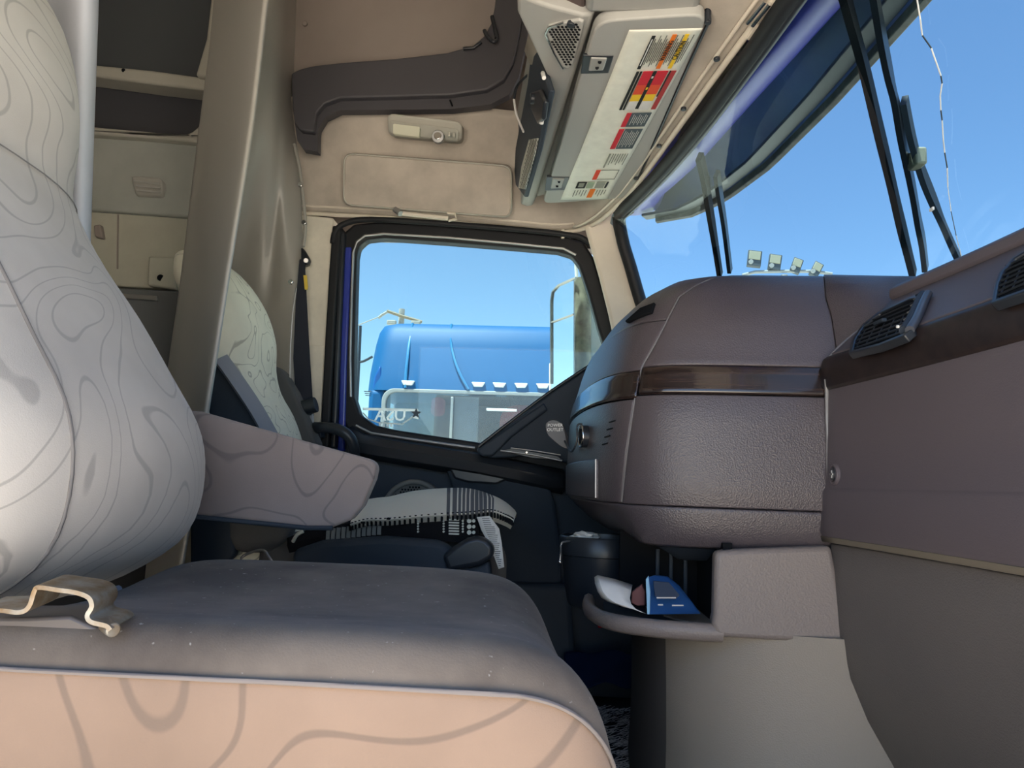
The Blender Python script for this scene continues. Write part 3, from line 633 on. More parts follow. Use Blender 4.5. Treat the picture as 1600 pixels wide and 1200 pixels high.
ZK = [(1.04, 0), (1.07, .06), (1.092, .13), (1.104, .20), (1.112, .30)]
ZS = [z for z, _ in ZI]
def pod(t, z, off=0):
    """t in 0..NP along the contour"""
    i = int(max(0, min(NP-1, math.floor(t)))); fr = t-i
    p = PC[i].lerp(PC[i+1], fr); nn = PN[i].lerp(PN[i+1], fr).normalized()
    d = lerp_tab(ZI, z)+off-max(0, .672-z)*.9*max(0, min(1, (t-26)/10)); q = p+nn*d; q = q.lerp(V((.62, 1.74, 0)), lerp_tab(ZK, z)); q.z = z; return q
def zsub(z0, z1):
    s = [z0]+[z for z in ZS if z0+.002 < z < z1-.002]+[z1]; out = []
    for a, b in zip(s, s[1:]):
        out += [a, (a+b)/2]
    return out+[s[-1]]
def podpanel(name, t0, t1, z0, z1, m, off=0, th=.008, parent=db, bevel=.0025, nt=26):
    f0 = t0 if callable(t0) else (lambda z: t0); f1 = t1 if callable(t1) else (lambda z: t1)
    rows = [[pod(f0(z)+(f1(z)-f0(z))*i/nt, z, off) for i in range(nt+1)] for z in zsub(z0, z1)]
    o = obj(name, *loftg(rows, False, False), m, parent, solid=th, soff=-1, bevel=bevel, seg=2, ang=60)
    return o
# seam between cap (driver side) and side panel, in contour units
SEAM = [(.60, 29.5), (.66, 29), (.86, 26.5), (.91, 26), (.98, 22.5), (1.04, 19.5), (1.112, 15)]
def seam(z): return lerp_tab(SEAM, z)
g = .12
body = obj('core', *loftg([[pod(NP*i/40, z, -.012) for i in range(41)]+[V((.94, 2.12, z)), V((.94, pod(0, z).y+.02, z)), V((.55, pod(0, z).y+.02, z))] for z in zsub(.60, 1.112)], True, True), M['void'], db)
podpanel('side_panel', .0, lambda z: seam(z)-g, .6712, .856, M['dash'])
podpanel('lower_side_panel', .0, lambda z: 52, .602, .670, M['dash'], off=-.003)
podpanel('upper_side_panel', .0, lambda z: seam(z)-g, .908, 1.112, M['dash'])
def podx(z, x): q = pod(0, z); return V((x, q.y+.0, z))
sheet('upper_flank', [[pod(0, z), podx(z, .62), podx(z, .78), podx(z, .93)] for z in zsub(.90, 1.112)], M['dash'], db, th=.006)
podpanel('cap_panel', lambda z: seam(z)+g, NP, .672, .850, M['dash'])
podpanel('upper_cap_panel', lambda z: seam(z)+g, NP, .902, .992, M['dash'])
podpanel('top_cap_panel', lambda z: seam(z)+g, NP, .9945, 1.112, M['dash'], off=-.004)
podpanel('wood_trim', .6, lambda z: 26-g, .858, .907, M['wood'], off=.003, bevel=.004)
podpanel('wood_trim', 26+g, NP, .852, .901, M['wood'], off=.003, bevel=.004)
tube('seam_highlight', [pod(seam(z), z, -.002) for z in zsub(.674, 1.085)], .0017, mat('bead', (.15, .14, .145), .35), db, n=6)  # paler tube stands in for light caught on the seam edge
podpanel('glove_flap', 34.5, 52, .676, .748, M['dash'], off=.004, bevel=.003)
tube('flap_edge', [pod(34.3, z, .006) for z in (.678, .71, .748)], .0016, M['metal'], db, n=6)
# roof of the pod closing to the windscreen
def tc(k, z): return [(lambda q: V((q.x, q.y, z)))(pod(NP*i/40, 1.112, -.002).lerp(V((.72, 1.80, 1.112)), k)) for i in range(41)]
top = [tc(0, 1.1105), tc(.12, 1.114), tc(.3, 1.117), tc(.6, 1.118), tc(.97, 1.117)]
sheet('top_cover', top, M['dash'], db, th=.006)
q0 = pod(0, 1.112); sheet('top_flank', [[V((x, q0.y, 1.1115)), V((x, 1.6, 1.115)), V((x, 1.9, 1.112))] for x in (q0.x, .6, .75, .93)], M['dash'], db, th=.006)
# demist vent on the cap, embossed marks, power outlet
vv = [pod(t, z, .004) for t, z in ((26.5, 1.012), (29, 1.010), (33, 1.006), (34.5, 1.012), (31, 1.027), (27, 1.034))]
ext('demist_slot', vv, V((.01, .012, -.006)), M['void'], db, bevel=.002)
for k in range(4):
    z = .815-.013*k; tube('embossed_mark', [pod(30.2+.5*k, z, .002), pod(31.6+.5*k, z-.002, .002)], .0013, M['void'], db, n=5)
oc_ = pod(38.5, .795, .0); on = PN[38]
po = thing('power_outlet', 'round power socket with chrome rim and dangling dark cap on the dashboard pod', 'socket', oc_)
cyl('barrel', oc_-on*.004, oc_+on*.012, .022, M['black'], po); cyl('bore', oc_+on*.010, oc_+on*.0135, .015, M['void'], po, bevel=0)
tt = V((-on.y, on.x, 0)); rim = [oc_+on*.012+tt*(.021*math.cos(a))+V((0, 0, .021*math.sin(a))) for a in [2*math.pi*i/20 for i in range(20)]]
tube('rim', rim, .002, M['chrome'], po, closed=True, n=6)
cc = aY(868, 674, 1.60)
cap = ext('cap', [cc+V((x*.001, 0, z*.001)) for x, z in cat([(-22, 14, 0), (-12, 24, 0), (2, 24, 0), (14, 15, 0), (20, 0, 0), (24, -18, 0), (26, -36, 0), (12, -32, 0), (-4, -20, 0), (-18, -6, 0)], 3, True) for x, z in [(x, z)]] if False else [cc+V((p.x*.001, 0, p.y*.001)) for p in cat([V((-22, 14, 0)), V((-12, 24, 0)), V((2, 24, 0)), V((14, 15, 0)), V((20, 0, 0)), V((24, -18, 0)), V((26, -36, 0)), V((12, -32, 0)), V((-4, -20, 0)), V((-18, -6, 0))], 3, True)], (.004, .006, 0), mat('cap_rubber', (.05, .05, .055), .45), po, bevel=.002)
textmesh('lettering', 'POWER\nOUTLET', .0095, cc+V((-.001, -.0015, .008)), (1, .1, .05), (0, 0, 1), M['white'], cap, .0003)
tube('tether', cat([cc+V((.02, 0, -.02)), oc_+on*.03+V((0, .02, -.03)), oc_+on*.02+V((0, 0, -.01)), oc_+on*.02+V((0, 0, .02)), oc_+on*.01+V((0, 0, .024))], 4), .002, M['black'], po, n=6)

# ---- dash wall in front of the passenger
dw = thing('dash_fascia', 'brown passenger side dash wall with wood strip and round air vents', 'dashboard', (.5, .6, .6))
def wx(Y): return lerp_tab([(-.05, .56), (.3, .525), (.6, .505), (.85, .488), (1.05, .470), (1.20, .452), (1.26, .442)], Y)
YW = [1.245-1.265*i/30 for i in range(31)]
def wall(name, prof, m, parent=dw, th=.008, bevel=.003, ys=YW, slope=lambda Y: 0):
    rows = [[V((wx(y)+a, y, z+slope(y))) for a, z in prof] for y in ys]
    return obj(name, *loftg(rows, False, False), m, parent, solid=th, soff=1, bevel=bevel, seg=2, ang=60)
box('core', (.66, .0, .12), (.94, 1.24, .90), M['void'], dw, bevel=0)
wall('main_panel', [(.012, .628), (.004, .632), (0, .64), (.002, .70), (.004, .704), (.006, .708), (.008, .78), (.012, .870)], M['dash2'])
wall('wood_strip', [(.012, .872), (.006, .874), (.003, .895), (.008, .914), (.016, .919)], M['wood2'])
wall('vent_panel', [(.016, .921), (.022, .925), (.05, .950), (.085, .980), (.128, 1.024)], M['dash2'])
wall('top_roll', [(.127, 1.026), (.119, 1.029), (.119, 1.036), (.129, 1.042), (.15, 1.045), (.22, 1.045), (.32, 1.03), (.40, .99)], M['dash2'])
wall('bottom_lip', [(.014, .624), (-.004, .624), (-.006, .632), (.004, .638)], mat('dusty_lip', (.17, .145, .11), .8), th=.003, bevel=0)
lowp = [(.016, .622), (.018, .55), (.022, .48), (.035, .42), (.06, .36), (.10, .29), (.16, .21), (.24, .14), (.30, .10)]
wall('lower_panel', lowp, M['dashlow'])
tube('pod_joint', cat([V((.448, 1.232, z)) for z in (.63, .70, .78, .86)]+[V((.447, 1.229, .89)), V((.455, 1.236, .92)), V((.49, 1.245, .955)), V((.53, 1.255, .985)), V((.57, 1.275, 1.01))], 4), .003, mat('bead2', (.22, .215, .22), .3), dw, n=6)
# screw recess
p = aX(1301, 741, .446); p.x = wx(p.y)-.003
sr = ring('screw_cup', [p+V((-.002, .017*math.cos(a), .017*math.sin(a))) for a in [2*math.pi*i/20 for i in range(20)]], [p+V((-.002, .0115*math.cos(a), .0115*math.sin(a))) for a in [2*math.pi*i/20 for i in range(20)]], (.008, 0, 0), M['dash2'], dw, bevel=.002)
cyl('screw_head', p+V((-.003, 0, 0)), p+V((.004, 0, 0)), .011, M['black'], sr, n=14)
for a in (0, 1): box('screw_slot', p+V((-.0045, -.006 if a else -.0015, -.0015 if a else -.006)), p+V((-.003, .006 if a else .0015, .0015 if a else .006)), M['metal'], sr, bevel=0)

# round-edged air vents
def vent(label, outline, cut, slat_y, nsl, dial):
    y2 = 1.0
    for _ in range(4):
        P0 = V((wx(y2)+.05, y2, .950)); ty = V((wx(y2+.1)-wx(y2-.1), .2, 0)); Nn = ty.cross(V((.096, 0, .083))).normalized(); Nn = -Nn if Nn.x > 0 else Nn
        y2 = sum(aP(*q, P0, Nn).y for q in outline)/len(outline)
    t = thing('air_vent', label, 'air vent', aP(*outline[0], P0, Nn), 'dash air vents')
    P0 = P0+Nn*.011
    def Q(x, y, e=0): return aP(x, y, P0+Nn*e, Nn)
    ctr = V((0, 0, 0))
    O = [Q(x, y, .004) for x, y in outline]
    for q in O: ctr += q
    ctr /= len(O); I = [q.lerp(ctr, .12) for q in O]
    ring('bezel', O, I, -Nn*.012, M['black'], t, bevel=.002)
    ext('duct', [q-Nn*.004 for q in I], -Nn*.001, M['void'], t, bevel=0)
    (ax_, ay_), (bx_, by_), (cx_, cy_), (dx_, dy_) = cut          # left-bottom, right-bottom, right-top, left-top
    for k in range(nsl):
        f_ = (k+.5)/nsl
        a = Q(ax_+(dx_-ax_)*f_, ay_+(dy_-ay_)*f_, .001); b = Q(bx_+(cx_-bx_)*f_, by_+(cy_-by_)*f_, .001)
        strip('slat', [a, b], .0075, .0022, M['black'], t, upv=(Nn+V((0, 0, .7))).normalized())
    for k in range(5):
        f_ = (k+.6)/5.2
        a = Q(ax_+(bx_-ax_)*f_, ay_+(by_-ay_)*f_, -.002); b = Q(dx_+(cx_-dx_)*f_, dy_+(cy_-dy_)*f_, -.002)
        strip('vane', [a, a.lerp(b, .55)], .006, .002, M['blackm'], t, upv=V((0, 1, 0)))
    if dial:
        mid = [Q(x, y, .004) for x, y in dial]
        w_ = tube('thumb_wheel', cat(mid, 4), .007, M['blackm'], t, n=10)
        tube('cheek', cat([q+V((0, -.015, -.002)) for q in mid], 4), .006, mat('cheek_grey', (.07, .075, .09), .3), t, n=10)
        for k in range(7): q = cat(mid, 4)[2+2*k] if 2+2*k < len(cat(mid, 4)) else mid[-1]; box('notch', q+V((-.009, -.004, -.001)), q+V((-.0075, .004, .001)), M['metal'], w_, bevel=0)
        q = mid[0]+V((-.006, .002, .006)); cyl('index_dot', q, q+V((-.003, 0, 0)), .002, M['white'], w_, n=8, bevel=0)
        box('tab', Q(1375, 503, .006)-V((.004, .016, .003)), Q(1375, 503, .006)+V((.004, .016, .003)), M['blackm'], t, bevel=.002)
    return t
vent('slatted black air vent beside the wood strip, nearer the dashboard pod', [(1325, 552), (1330, 532), (1345, 508), (1372, 487), (1425, 462), (1447, 458), (1440, 478), (1424, 514), (1412, 524), (1372, 540)], [(1330, 549), (1410, 522), (1434, 466), (1356, 500)], 0, 7, [(1413, 517), (1424, 499), (1434, 477), (1442, 461)])
vent('slatted black air vent cut off by the right edge of the picture', [(1548, 474), (1553, 446), (1562, 424), (1580, 403), (1610, 384), (1650, 366), (1680, 362), (1670, 400), (1652, 430), (1600, 456)], [(1556, 466), (1650, 424), (1672, 368), (1576, 410)], 0, 7, None)

# ---- storage cubby under the pod
cb = thing('storage_cubby', 'brown open storage tray with rounded lip under the dashboard pod', 'storage tray', (.3, 1.25, .45))
fy = 1.232
face = [(1118, 862), (1150, 859), (1300, 853), (1310, 905), (1322, 965), (1330, 1014), (1280, 1005), (1200, 1001), (1120, 996), (1112, 975), (1116, 960), (1117, 900)]
ext('front_panel', [aY(x, y, fy) for x, y in face], (0, .03, 0), M['cubby'], cb, bevel=.008)
# tray: crescent shelf
trp = [aZ(1128, 972, .485), aZ(1060, 972, .485), aZ(1000, 968, .485), aZ(955, 957, .485), aZ(930, 945, .485)]
ZT = .487
tr_out = cat([V((.282, 1.232, ZT)), V((.24, 1.234, ZT)), V((.18, 1.245, ZT)), V((.12, 1.275, ZT)), V((.085, 1.33, ZT)), V((.07, 1.42, ZT)), V((.075, 1.52, ZT))], 4)
inn_ = []
for i, p in enumerate(tr_out):
    t_ = (tr_out[min(i+1, len(tr_out)-1)]-tr_out[max(i-1, 0)]).normalized(); inn_.append(p+V((-t_.y, t_.x, 0))*(-.04 if V((-t_.y, t_.x, 0)).dot(V((.3, 1.6, 0))-V((p.x, p.y, 0))) < 0 else .04))
rows = []
for p, q in zip(tr_out, inn_):
    d = (q-p).normalized()
    rows.append([p+d*.010+V((0, 0, -.026)), p+d*.002+V((0, 0, -.021)), p+V((0, 0, -.010)), p+d*.003+V((0, 0, -.001)), p+d*.010+V((0, 0, .003)), p+d*.018+V((0, 0, 0)), p+d*.023+V((0, 0, -.010)), p+d*.024+V((0, 0, -.026))])
loft('tray_lip', rows, M['cubby'], cb, ang=80)
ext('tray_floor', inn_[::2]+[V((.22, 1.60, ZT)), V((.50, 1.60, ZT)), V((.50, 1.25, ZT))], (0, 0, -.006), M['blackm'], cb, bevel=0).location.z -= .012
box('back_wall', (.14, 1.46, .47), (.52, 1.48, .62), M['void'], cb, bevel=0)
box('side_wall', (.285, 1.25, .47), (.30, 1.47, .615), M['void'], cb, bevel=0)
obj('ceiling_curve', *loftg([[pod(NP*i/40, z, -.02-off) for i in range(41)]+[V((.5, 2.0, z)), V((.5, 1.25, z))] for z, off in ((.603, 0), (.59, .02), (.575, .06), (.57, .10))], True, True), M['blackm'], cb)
for x in (.21, .235, .262): tube('rib', [V((x, 1.455, .485)), V((x, 1.455, .585))], .004, M['blackm'], cb, n=6)
box('red_switch', aY(938, 975, 1.36)-V((.004, .004, .006)), aY(938, 975, 1.36)+V((.004, .004, .006)), flat('switch_red', (150, 20, 35)), cb, bevel=.002)
# contents
rl = thing('folded_receipt', 'white folded paper receipt lying on the tray lip', 'paper', aY(965, 950, 1.29))
sheet('sheet', [[aY(x, y, d) for x, y, d in row] for row in ([(929, 902, 1.31), (930, 912, 1.29), (934, 924, 1.28), (940, 934, 1.275), (950, 940, 1.27), (975, 948, 1.27)], [(934, 899, 1.31), (937, 910, 1.28), (942, 924, 1.27), (950, 934, 1.265), (962, 942, 1.26), (990, 952, 1.26)], [(960, 905, 1.31), (962, 916, 1.28), (965, 928, 1.27), (972, 938, 1.265), (985, 948, 1.26), (1003, 957, 1.26)], [(988, 914, 1.31), (986, 924, 1.28), (984, 935, 1.27), (986, 944, 1.265), (994, 952, 1.26), (1010, 959, 1.26)])], M['paper'], rl, th=.0012)
ext('brown_wrapper', [aY(x, y, 1.30) for x, y in [(987, 925), (995, 919), (1003, 913), (1008, 925), (1008, 946), (996, 947), (986, 942)]], (.004, .02, 0), flat('wrapper_brown', (110, 75, 75)), rl, bevel=.002)
bp_ = thing('blue_pamphlet', 'blue glossy folded pamphlet standing in the tray', 'pamphlet', aY(1045, 958, 1.29))
blu = flat('pamphlet_blue', (52, 98, 160), .35)
ext('cover', [aY(x, y, d) for x, y, d in [(1013, 902, 1.29), (1022, 899, 1.32), (1042, 901, 1.36), (1060, 915, 1.36), (1078, 938, 1.34), (1094, 959, 1.30), (1014, 960, 1.275)]], (.002, .006, 0), blu, bp_, bevel=.001)
ext('page_edge', [aY(x, y, 1.272) for x, y in [(1009, 905), (1013, 900), (1016, 925), (1015, 960), (1011, 960)]], (.002, .01, 0), flat('page_blue', (150, 195, 225)), bp_, bevel=.001)
ext('dark_print', [aY(x, y, 1.275) for x, y in [(1021, 908), (1045, 910), (1062, 930), (1056, 936), (1024, 932)]], (0, .004, 0), flat('print_navy', (50, 62, 82)), bp_, bevel=0)
for x0, x1, y in ((1028, 1036, 945), (1050, 1068, 946), (1026, 1056, 934)): tube('print_line', [aY(x0, y, 1.272), aY(x1, y, 1.272)], .0012, M['paper'], bp_, n=5)

# ---- black waste bin hanging beside the tray
bn = thing('waste_bin', 'black round waste bin with rim hooked beside the tray', 'bin', aY(940, 930, 1.62))
bc = aY(938, 930, 1.62); bc2 = V((bc.x, bc.y, .63))
loft('tub', [[V((bc.x+r*math.cos(a), bc.y+r*math.sin(a), z)) for a in [2*math.pi*i/36 for i in range(36)]] for z, r in ((.45, .060), (.455, .068), (.49, .075), (.555, .082), (.557, .088), (.592, .089), (.595, .086), (.594, .080), (.50, .070))], M['black'], bn, ang=50)
tube('wire_hook', cat([aY(905, 845, 1.60), aY(885, 846, 1.55), aY(877, 850, 1.54), aY(876, 865, 1.54), aY(875, 877, 1.54)], 4), .002, M['metal'], bn, n=6)
cyl('hook_tip', aY(875, 876, 1.54), aY(875, 880, 1.54), .004, M['chrome'], bn, n=8)
tis = thing('crumpled_tissue', 'crumpled white tissue poking out of the black waste bin', 'tissue', aY(912, 850, 1.58))
bm = bmesh.new(); bmesh.ops.create_icosphere(bm, subdivisions=3, radius=1)
tv = []
for v_ in bm.verts:
    q = v_.co.copy(); s = 1+.28*math.sin(5*q.x+3*q.z)*math.cos(4*q.y+2*q.x)+.1*math.sin(11*q.z+7*q.y); tv.append(aY(914, 839, 1.58)+V((q.x*.026*s, q.y*.022*s, q.z*.011*s)))
tf = [[v_.index for v_ in f_.verts] for f_ in bm.faces]; bm.free()
obj('wad', tv, tf, M['paper'], tis)

# ---- engine tunnel / lower centre column
et = thing('engine_cover', 'dark brown moulded engine cover column below the tray', 'engine cover', (.3, 1.5, FL))
col = cat([V((.66, 1.225, 0)), V((.52, 1.226, 0)), V((.42, 1.234, 0)), V((.33, 1.262, 0)), V((.26, 1.315, 0)), V((.215, 1.385, 0)), V((.192, 1.48, 0)), V((.188, 1.62, 0)), V((.20, 1.80, 0))], 5)
rows = []
for z, o_ in ((.478, .008), (.44, .0), (.36, -.004), (.26, -.006), (.18, -.002), (FL, .008)):
    rows.append([p+V((-o_*.6, -o_, z)) for p in col]+[V((.9, 1.8, z)), V((.9, 1.27, z))])
loft('shell', rows, mat('engine_cover_plastic', (.31, .275, .235), .55, spec=.4, bump=('vor', 420, .2)), et, ang=60)
_sh = et.children[0] if et.children else [o for o in bpy.data.objects if o.name == 'shell'][0]
_sh.data.materials.append(mat('engine_cover_shaded', (.10, .093, .09), .8, spec=.2)); _m = len(rows[0])  # darker copy of the cover, shade painted onto its far side
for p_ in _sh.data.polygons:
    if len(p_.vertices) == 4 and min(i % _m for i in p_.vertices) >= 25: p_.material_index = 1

# ================================================================== SEATS
def seatback(t, prof, yc, m, n=3.0, mseg=40, sidebulge=0):
    rings = []
    P = cat([V((z, xf, hy)) for z, xf, hy, dp in prof], 3); D = cat([V((z, dp, 0)) for z, xf, hy, dp in prof], 3)
    for q, d in zip(P, D):
        z, xf, hy, dp = q.x, q.y, q.z, d.y; r = []
        for i in range(mseg):
            a = 2*math.pi*i/mseg; c, s = math.cos(a), math.sin(a)
            r.append(V((xf-dp/2+dp/2*math.copysign(abs(c)**(2/n), c), yc+hy*math.copysign(abs(s)**(2/n), s), z)))
        rings.append(r)
    return loft('backrest', rings, m, t, ang=80), rings
# --- near (passenger) seat
ns = thing('truck_seat', 'grey contour patterned passenger seat in the foreground', 'seat', (-.35, .86, FL))
prof = [(.53, -.63, .20, .10), (.555, -.565, .235, .18), (.60, -.495, .25, .24), (.65, -.468, .255, .27), (.715, -.465, .257, .28), (.77, -.482, .255, .27), (.835, -.525, .25, .25), (.92, -.582, .24, .23), (.99, -.635, .225, .21), (1.055, -.672, .205, .20), (1.10, -.686, .195, .19), (1.175, -.684, .19, .18), (1.255, -.692, .185, .18), (1.34, -.72, .175, .16), (1.40, -.76, .15, .12), (1.42, -.785, .12, .06)]
nb, nrings = seatback(ns, prof, .865, M['seat'], 2.8)
def seam_on(rings, idx, lo, hi, r, m, parent, name='seam'):
    c = [rg[idx(k) if callable(idx) else idx] for k, rg in enumerate(rings)][lo:hi]; return tube(name, c, r, m, parent, n=6)
seamm = mat('seam_dark', (.20, .19, .185), .9)
tube('seam', [rg[37].lerp(rg[38], .25)+V((.001, -.0005, 0)) for rg in nrings[3:34]], .002, seamm, nb, n=6)
kz = min(range(len(nrings)), key=lambda k: abs(nrings[k][0].z-1.065)); tube('headrest_seam', [p+V((0, 0, .02*math.cos(2*math.pi*i/len(nrings[kz])+.6))) for i, p in enumerate(nrings[kz])], .0009, seamm, nb, closed=True, n=6)
# cushion
CYc, HW = .855, .275
sec = [(-.80, .36), (-.97, .38), (-1.02, .45), (-1.02, .52), (-1.0, .545), (-.965, .566), (-.90, .579), (-.80, .579), (-.6, .570), (-.3, .560), (0, .557), (.3, .560), (.6, .570), (.8, .578), (.9, .576), (.975, .560), (1.01, .52), (1.02, .45), (.97, .38), (.80, .36)]
stations = [(-.56, .96, -.02, 1), (-.50, 1, 0, 1), (-.40, 1, 0, 1), (-.25, 1, 0, 1), (-.16, 1, 0, 1), (-.08, .985, -.002, 1), (-.04, .955, -.006, 1), (-.010, .92, -.014, .98), (.014, .87, -.030, .94), (.030, .80, -.052, .88), (.039, .70, -.085, .8), (.043, .58, -.12, .7)]
rings = []
for X, wf_, dz, sq in stations:
    r = []
    for a, z in sec:
        zz = .36+(z-.36)*sq+dz*max(0, (z-.40)/.18) if z > .40 else z
        skew = -.028*a if X > -.1 else -.028*a*max(0, (X+.3)/.2)
        r.append(V((X+skew, CYc+a*HW*wf_, zz)))
    rings.append(r)
cu = loft('cushion', rings, M['cushion'], ns, sub=2)
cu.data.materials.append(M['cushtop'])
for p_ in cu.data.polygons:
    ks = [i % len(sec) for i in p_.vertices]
    if len(ks) == 4 and min(ks) >= 4 and max(ks) <= 16: p_.material_index = 1  # darker top copy also covers the less lit edge band
pipe = [rg[4]+V((0, -.002, 0)) for rg in rings[:-1]]
tube('piping', cat(pipe, 4), .002, mat('piping_grey', (.24, .21, .195), .8), cu, n=6)
box('pedestal', (-.50, .62, FL), (-.06, 1.08, .37), M['blackm'], ns, bevel=.03)
# left armrest, a long wedge hinged on the backrest
arm = [(285, 640), (316, 643), (400, 667), (480, 690), (560, 712), (582, 718), (589, 728), (585, 748), (566, 792), (548, 813), (520, 824), (480, 824), (400, 815), (285, 804)]
ar = ext('armrest', [aY(x, y, 1.15) for x, y in arm], (-.012, .075, 0), M['arm'], ns, bevel=.018, seg=5)
tube('armrest_piping', [aY(x, y, 1.152) for x, y in [(292, 806), (400, 817), (480, 825), (520, 825)]], .004, M['blackm'], ar, n=6)
# recliner bracket
rb = thing('seat_bracket', 'bent bare metal recliner bracket at the near seat corner', 'bracket', aY(60, 985, .585))
prof_b = [(-40, 955), (0, 954), (30, 957), (45, 948), (53, 925), (60, 918), (90, 922), (118, 926), (138, 934), (143, 948), (136, 962), (142, 972), (165, 978), (172, 985)]
pth = cat([aY(x, y, .575) for x, y in prof_b], 4)
obj('strap', *loftg([[p, p+V((-.006, .042, .003))] for p in pth], False, False), M['steel'], rb, solid=.0035, bevel=.0008)
cyl('bolt', aY(165, 975, .59), aY(178, 985, .58), .006, M['steel'], rb, n=10)
ext('foot_plate', [aY(x, y, .60) for x, y in [(-40, 965), (40, 965), (110, 962), (160, 985), (150, 1000), (-40, 1000)]], (-.01, .06, 0), mat('plate_dark', (.12, .11, .11), .5, metal=.5), rb, bevel=.003)
wr_ = thing('wire_loom', 'yellow and blue wires showing behind the metal bracket', 'wire', aY(160, 950, .80))
tube('yellow_wire', cat([aY(146, 966, .630), aY(153, 955, .640), aY(160, 948, .650), aY(166, 941, .665)], 4), .0045, M['yellow'], wr_, n=8)
tube('blue_wire', cat([aY(158, 962, .640), aY(166, 955, .648), aY(172, 949, .655), aY(166, 940, .665)], 4), .0035, flat('wire_blue', (60, 130, 190)), wr_, n=8)
tube('grey_loop', cat([aY(184, 920, 1.0), aY(188, 930, .98), aY(196, 942, .96), aY(206, 950, .95)], 4), .005, flat('wire_pale', (165, 180, 205)), wr_, n=8)

# --- far (driver) seat
fs_ = thing('truck_seat', 'grey patterned driver seat with raised armrest behind the sleeper curtain', 'seat', (-.55, 1.87, FL))
prof2 = [(.46, -.62, .20, .10), (.50, -.58, .22, .18), (.58, -.60, .235, .2), (.68, -.625, .24, .22), (.78, -.655, .24, .22), (.86, -.69, .235, .2), (.92, -.725, .21, .18), (.98, -.738, .185, .17), (1.05, -.742, .18, .17), (1.12, -.765, .175, .16), (1.18, -.80, .165, .15), (1.23, -.845, .14, .11), (1.25, -.88, .10, .06)]
fb, fr_ = seatback(fs_, prof2, 1.87, M['seat2'], 2.6)
# shell strip and raised far armrest
strip('shell_edge', cat([aY(345, 560, 1.60), aY(370, 595, 1.60), aY(400, 640, 1.60), aY(428, 690, 1.60)], 4), .03, .012, mat('shell_blue_grey', (.22, .25, .30), .3), fs_, upv=V((.6, -1, .3)))
ext('dark_side_panel', [aY(x, y, 1.63) for x, y in [(318, 560), (345, 562), (372, 600), (402, 645), (430, 695), (330, 700)]], (0, .03, 0), M['blackm'], fs_, bevel=.008)
fa = ext('armrest', [aY(x, y, 2.05) for x, y in [(415, 590), (418, 572), (428, 570), (440, 580), (458, 610), (480, 660), (495, 695), (470, 700), (440, 650)]], (0, .07, 0), M['seatside'], fs_, bevel=.014, seg=4)
ext('dark_side_panel', [aY(x, y, 1.60) for x, y in [(296, 690), (345, 697), (362, 760), (366, 868), (330, 900), (296, 905)]], (0, .03, 0), M['blackm'], fs_, bevel=.008)  # dark panel added to fill the unlit area below the armrest
ext('lower_back', [aY(x, y, 1.60) for x, y in [(345, 700), (420, 690), (450, 770), (452, 815), (440, 850), (415, 864), (372, 866), (345, 850)]], (0, .08, 0), M['seatside'], fs_, bevel=.025, seg=5)
tube('cushion_cord', cat([aY(378, 890, 1.55), aY(377, 872, 1.55), aY(395, 862, 1.55), aY(412, 860, 1.55), aY(420, 870, 1.55), aY(428, 882, 1.55)], 4), .003, M['metal'], fs_, n=6)
fcs = [(-.85, .40), (-1, .44), (-1.02, .50), (-.98, .545), (-.88, .562), (-.5, .566), (0, .566), (.5, .566), (.88, .562), (.98, .545), (1.02, .50), (1, .44), (.85, .40)]
rings = []
for X, wf_, dz in ((-.64, .95, 0), (-.60, 1, 0), (-.4, 1, .01), (-.26, 1, .012), (-.18, .97, .004), (-.13, .88, -.012), (-.105, .7, -.04), (-.10, .5, -.07)):
    rings.append([V((X, 1.86+a*.25*wf_, z+dz*(z-.4)/.16)) for a, z in fcs])
loft('cushion', rings, M['seatside'], fs_, sub=2)
loft('pedestal', [[V((-.30+.24*math.cos(a), 1.86+.22*math.sin(a), z)) for a in [2*math.pi*i/24 for i in range(24)]] for z in (FL, .2, .3, .42)], M['blackm'], fs_)
cb_ = ext('control_panel', quadrr([aY(585, 856, 1.585), aY(700, 866, 1.585), aY(700, 892, 1.585), aY(585, 885, 1.585)], .02), (0, .035, 0), M['black'], fs_, bevel=.008)
tube('panel_rib', cat([aY(590, 872, 1.58), aY(625, 868, 1.58), aY(660, 870, 1.58), aY(685, 884, 1.58)], 4), .004, M['metal'], cb_, n=6)
ext('side_bolster', [aY(x, y, 1.57) for x, y in [(455, 860), (500, 845), (600, 838), (690, 845), (710, 862), (700, 920), (455, 920)]], (0, .04, 0), M['blackm'], fs_, bevel=.015)
ext('tilt_lever', [aY(x, y, 1.555) for x, y in [(690, 868), (710, 853), (728, 842), (745, 838), (760, 842), (772, 855), (770, 872), (750, 884), (700, 894)]], (0, .045, 0), M['black'], fs_, bevel=.010, seg=4)
ext('side_cover', [aY(x, y, 1.58) for x, y in [(692, 885), (745, 885), (764, 876), (768, 910), (760, 960), (692, 960)]], (0, .05, 0), M['blackm'], fs_, bevel=.008)
ext('cover_tab', [aY(x, y, 1.575) for x, y in [(728, 884), (748, 877), (752, 882), (732, 889)]], (0, .01, 0), M['black'], fs_, bevel=.002)

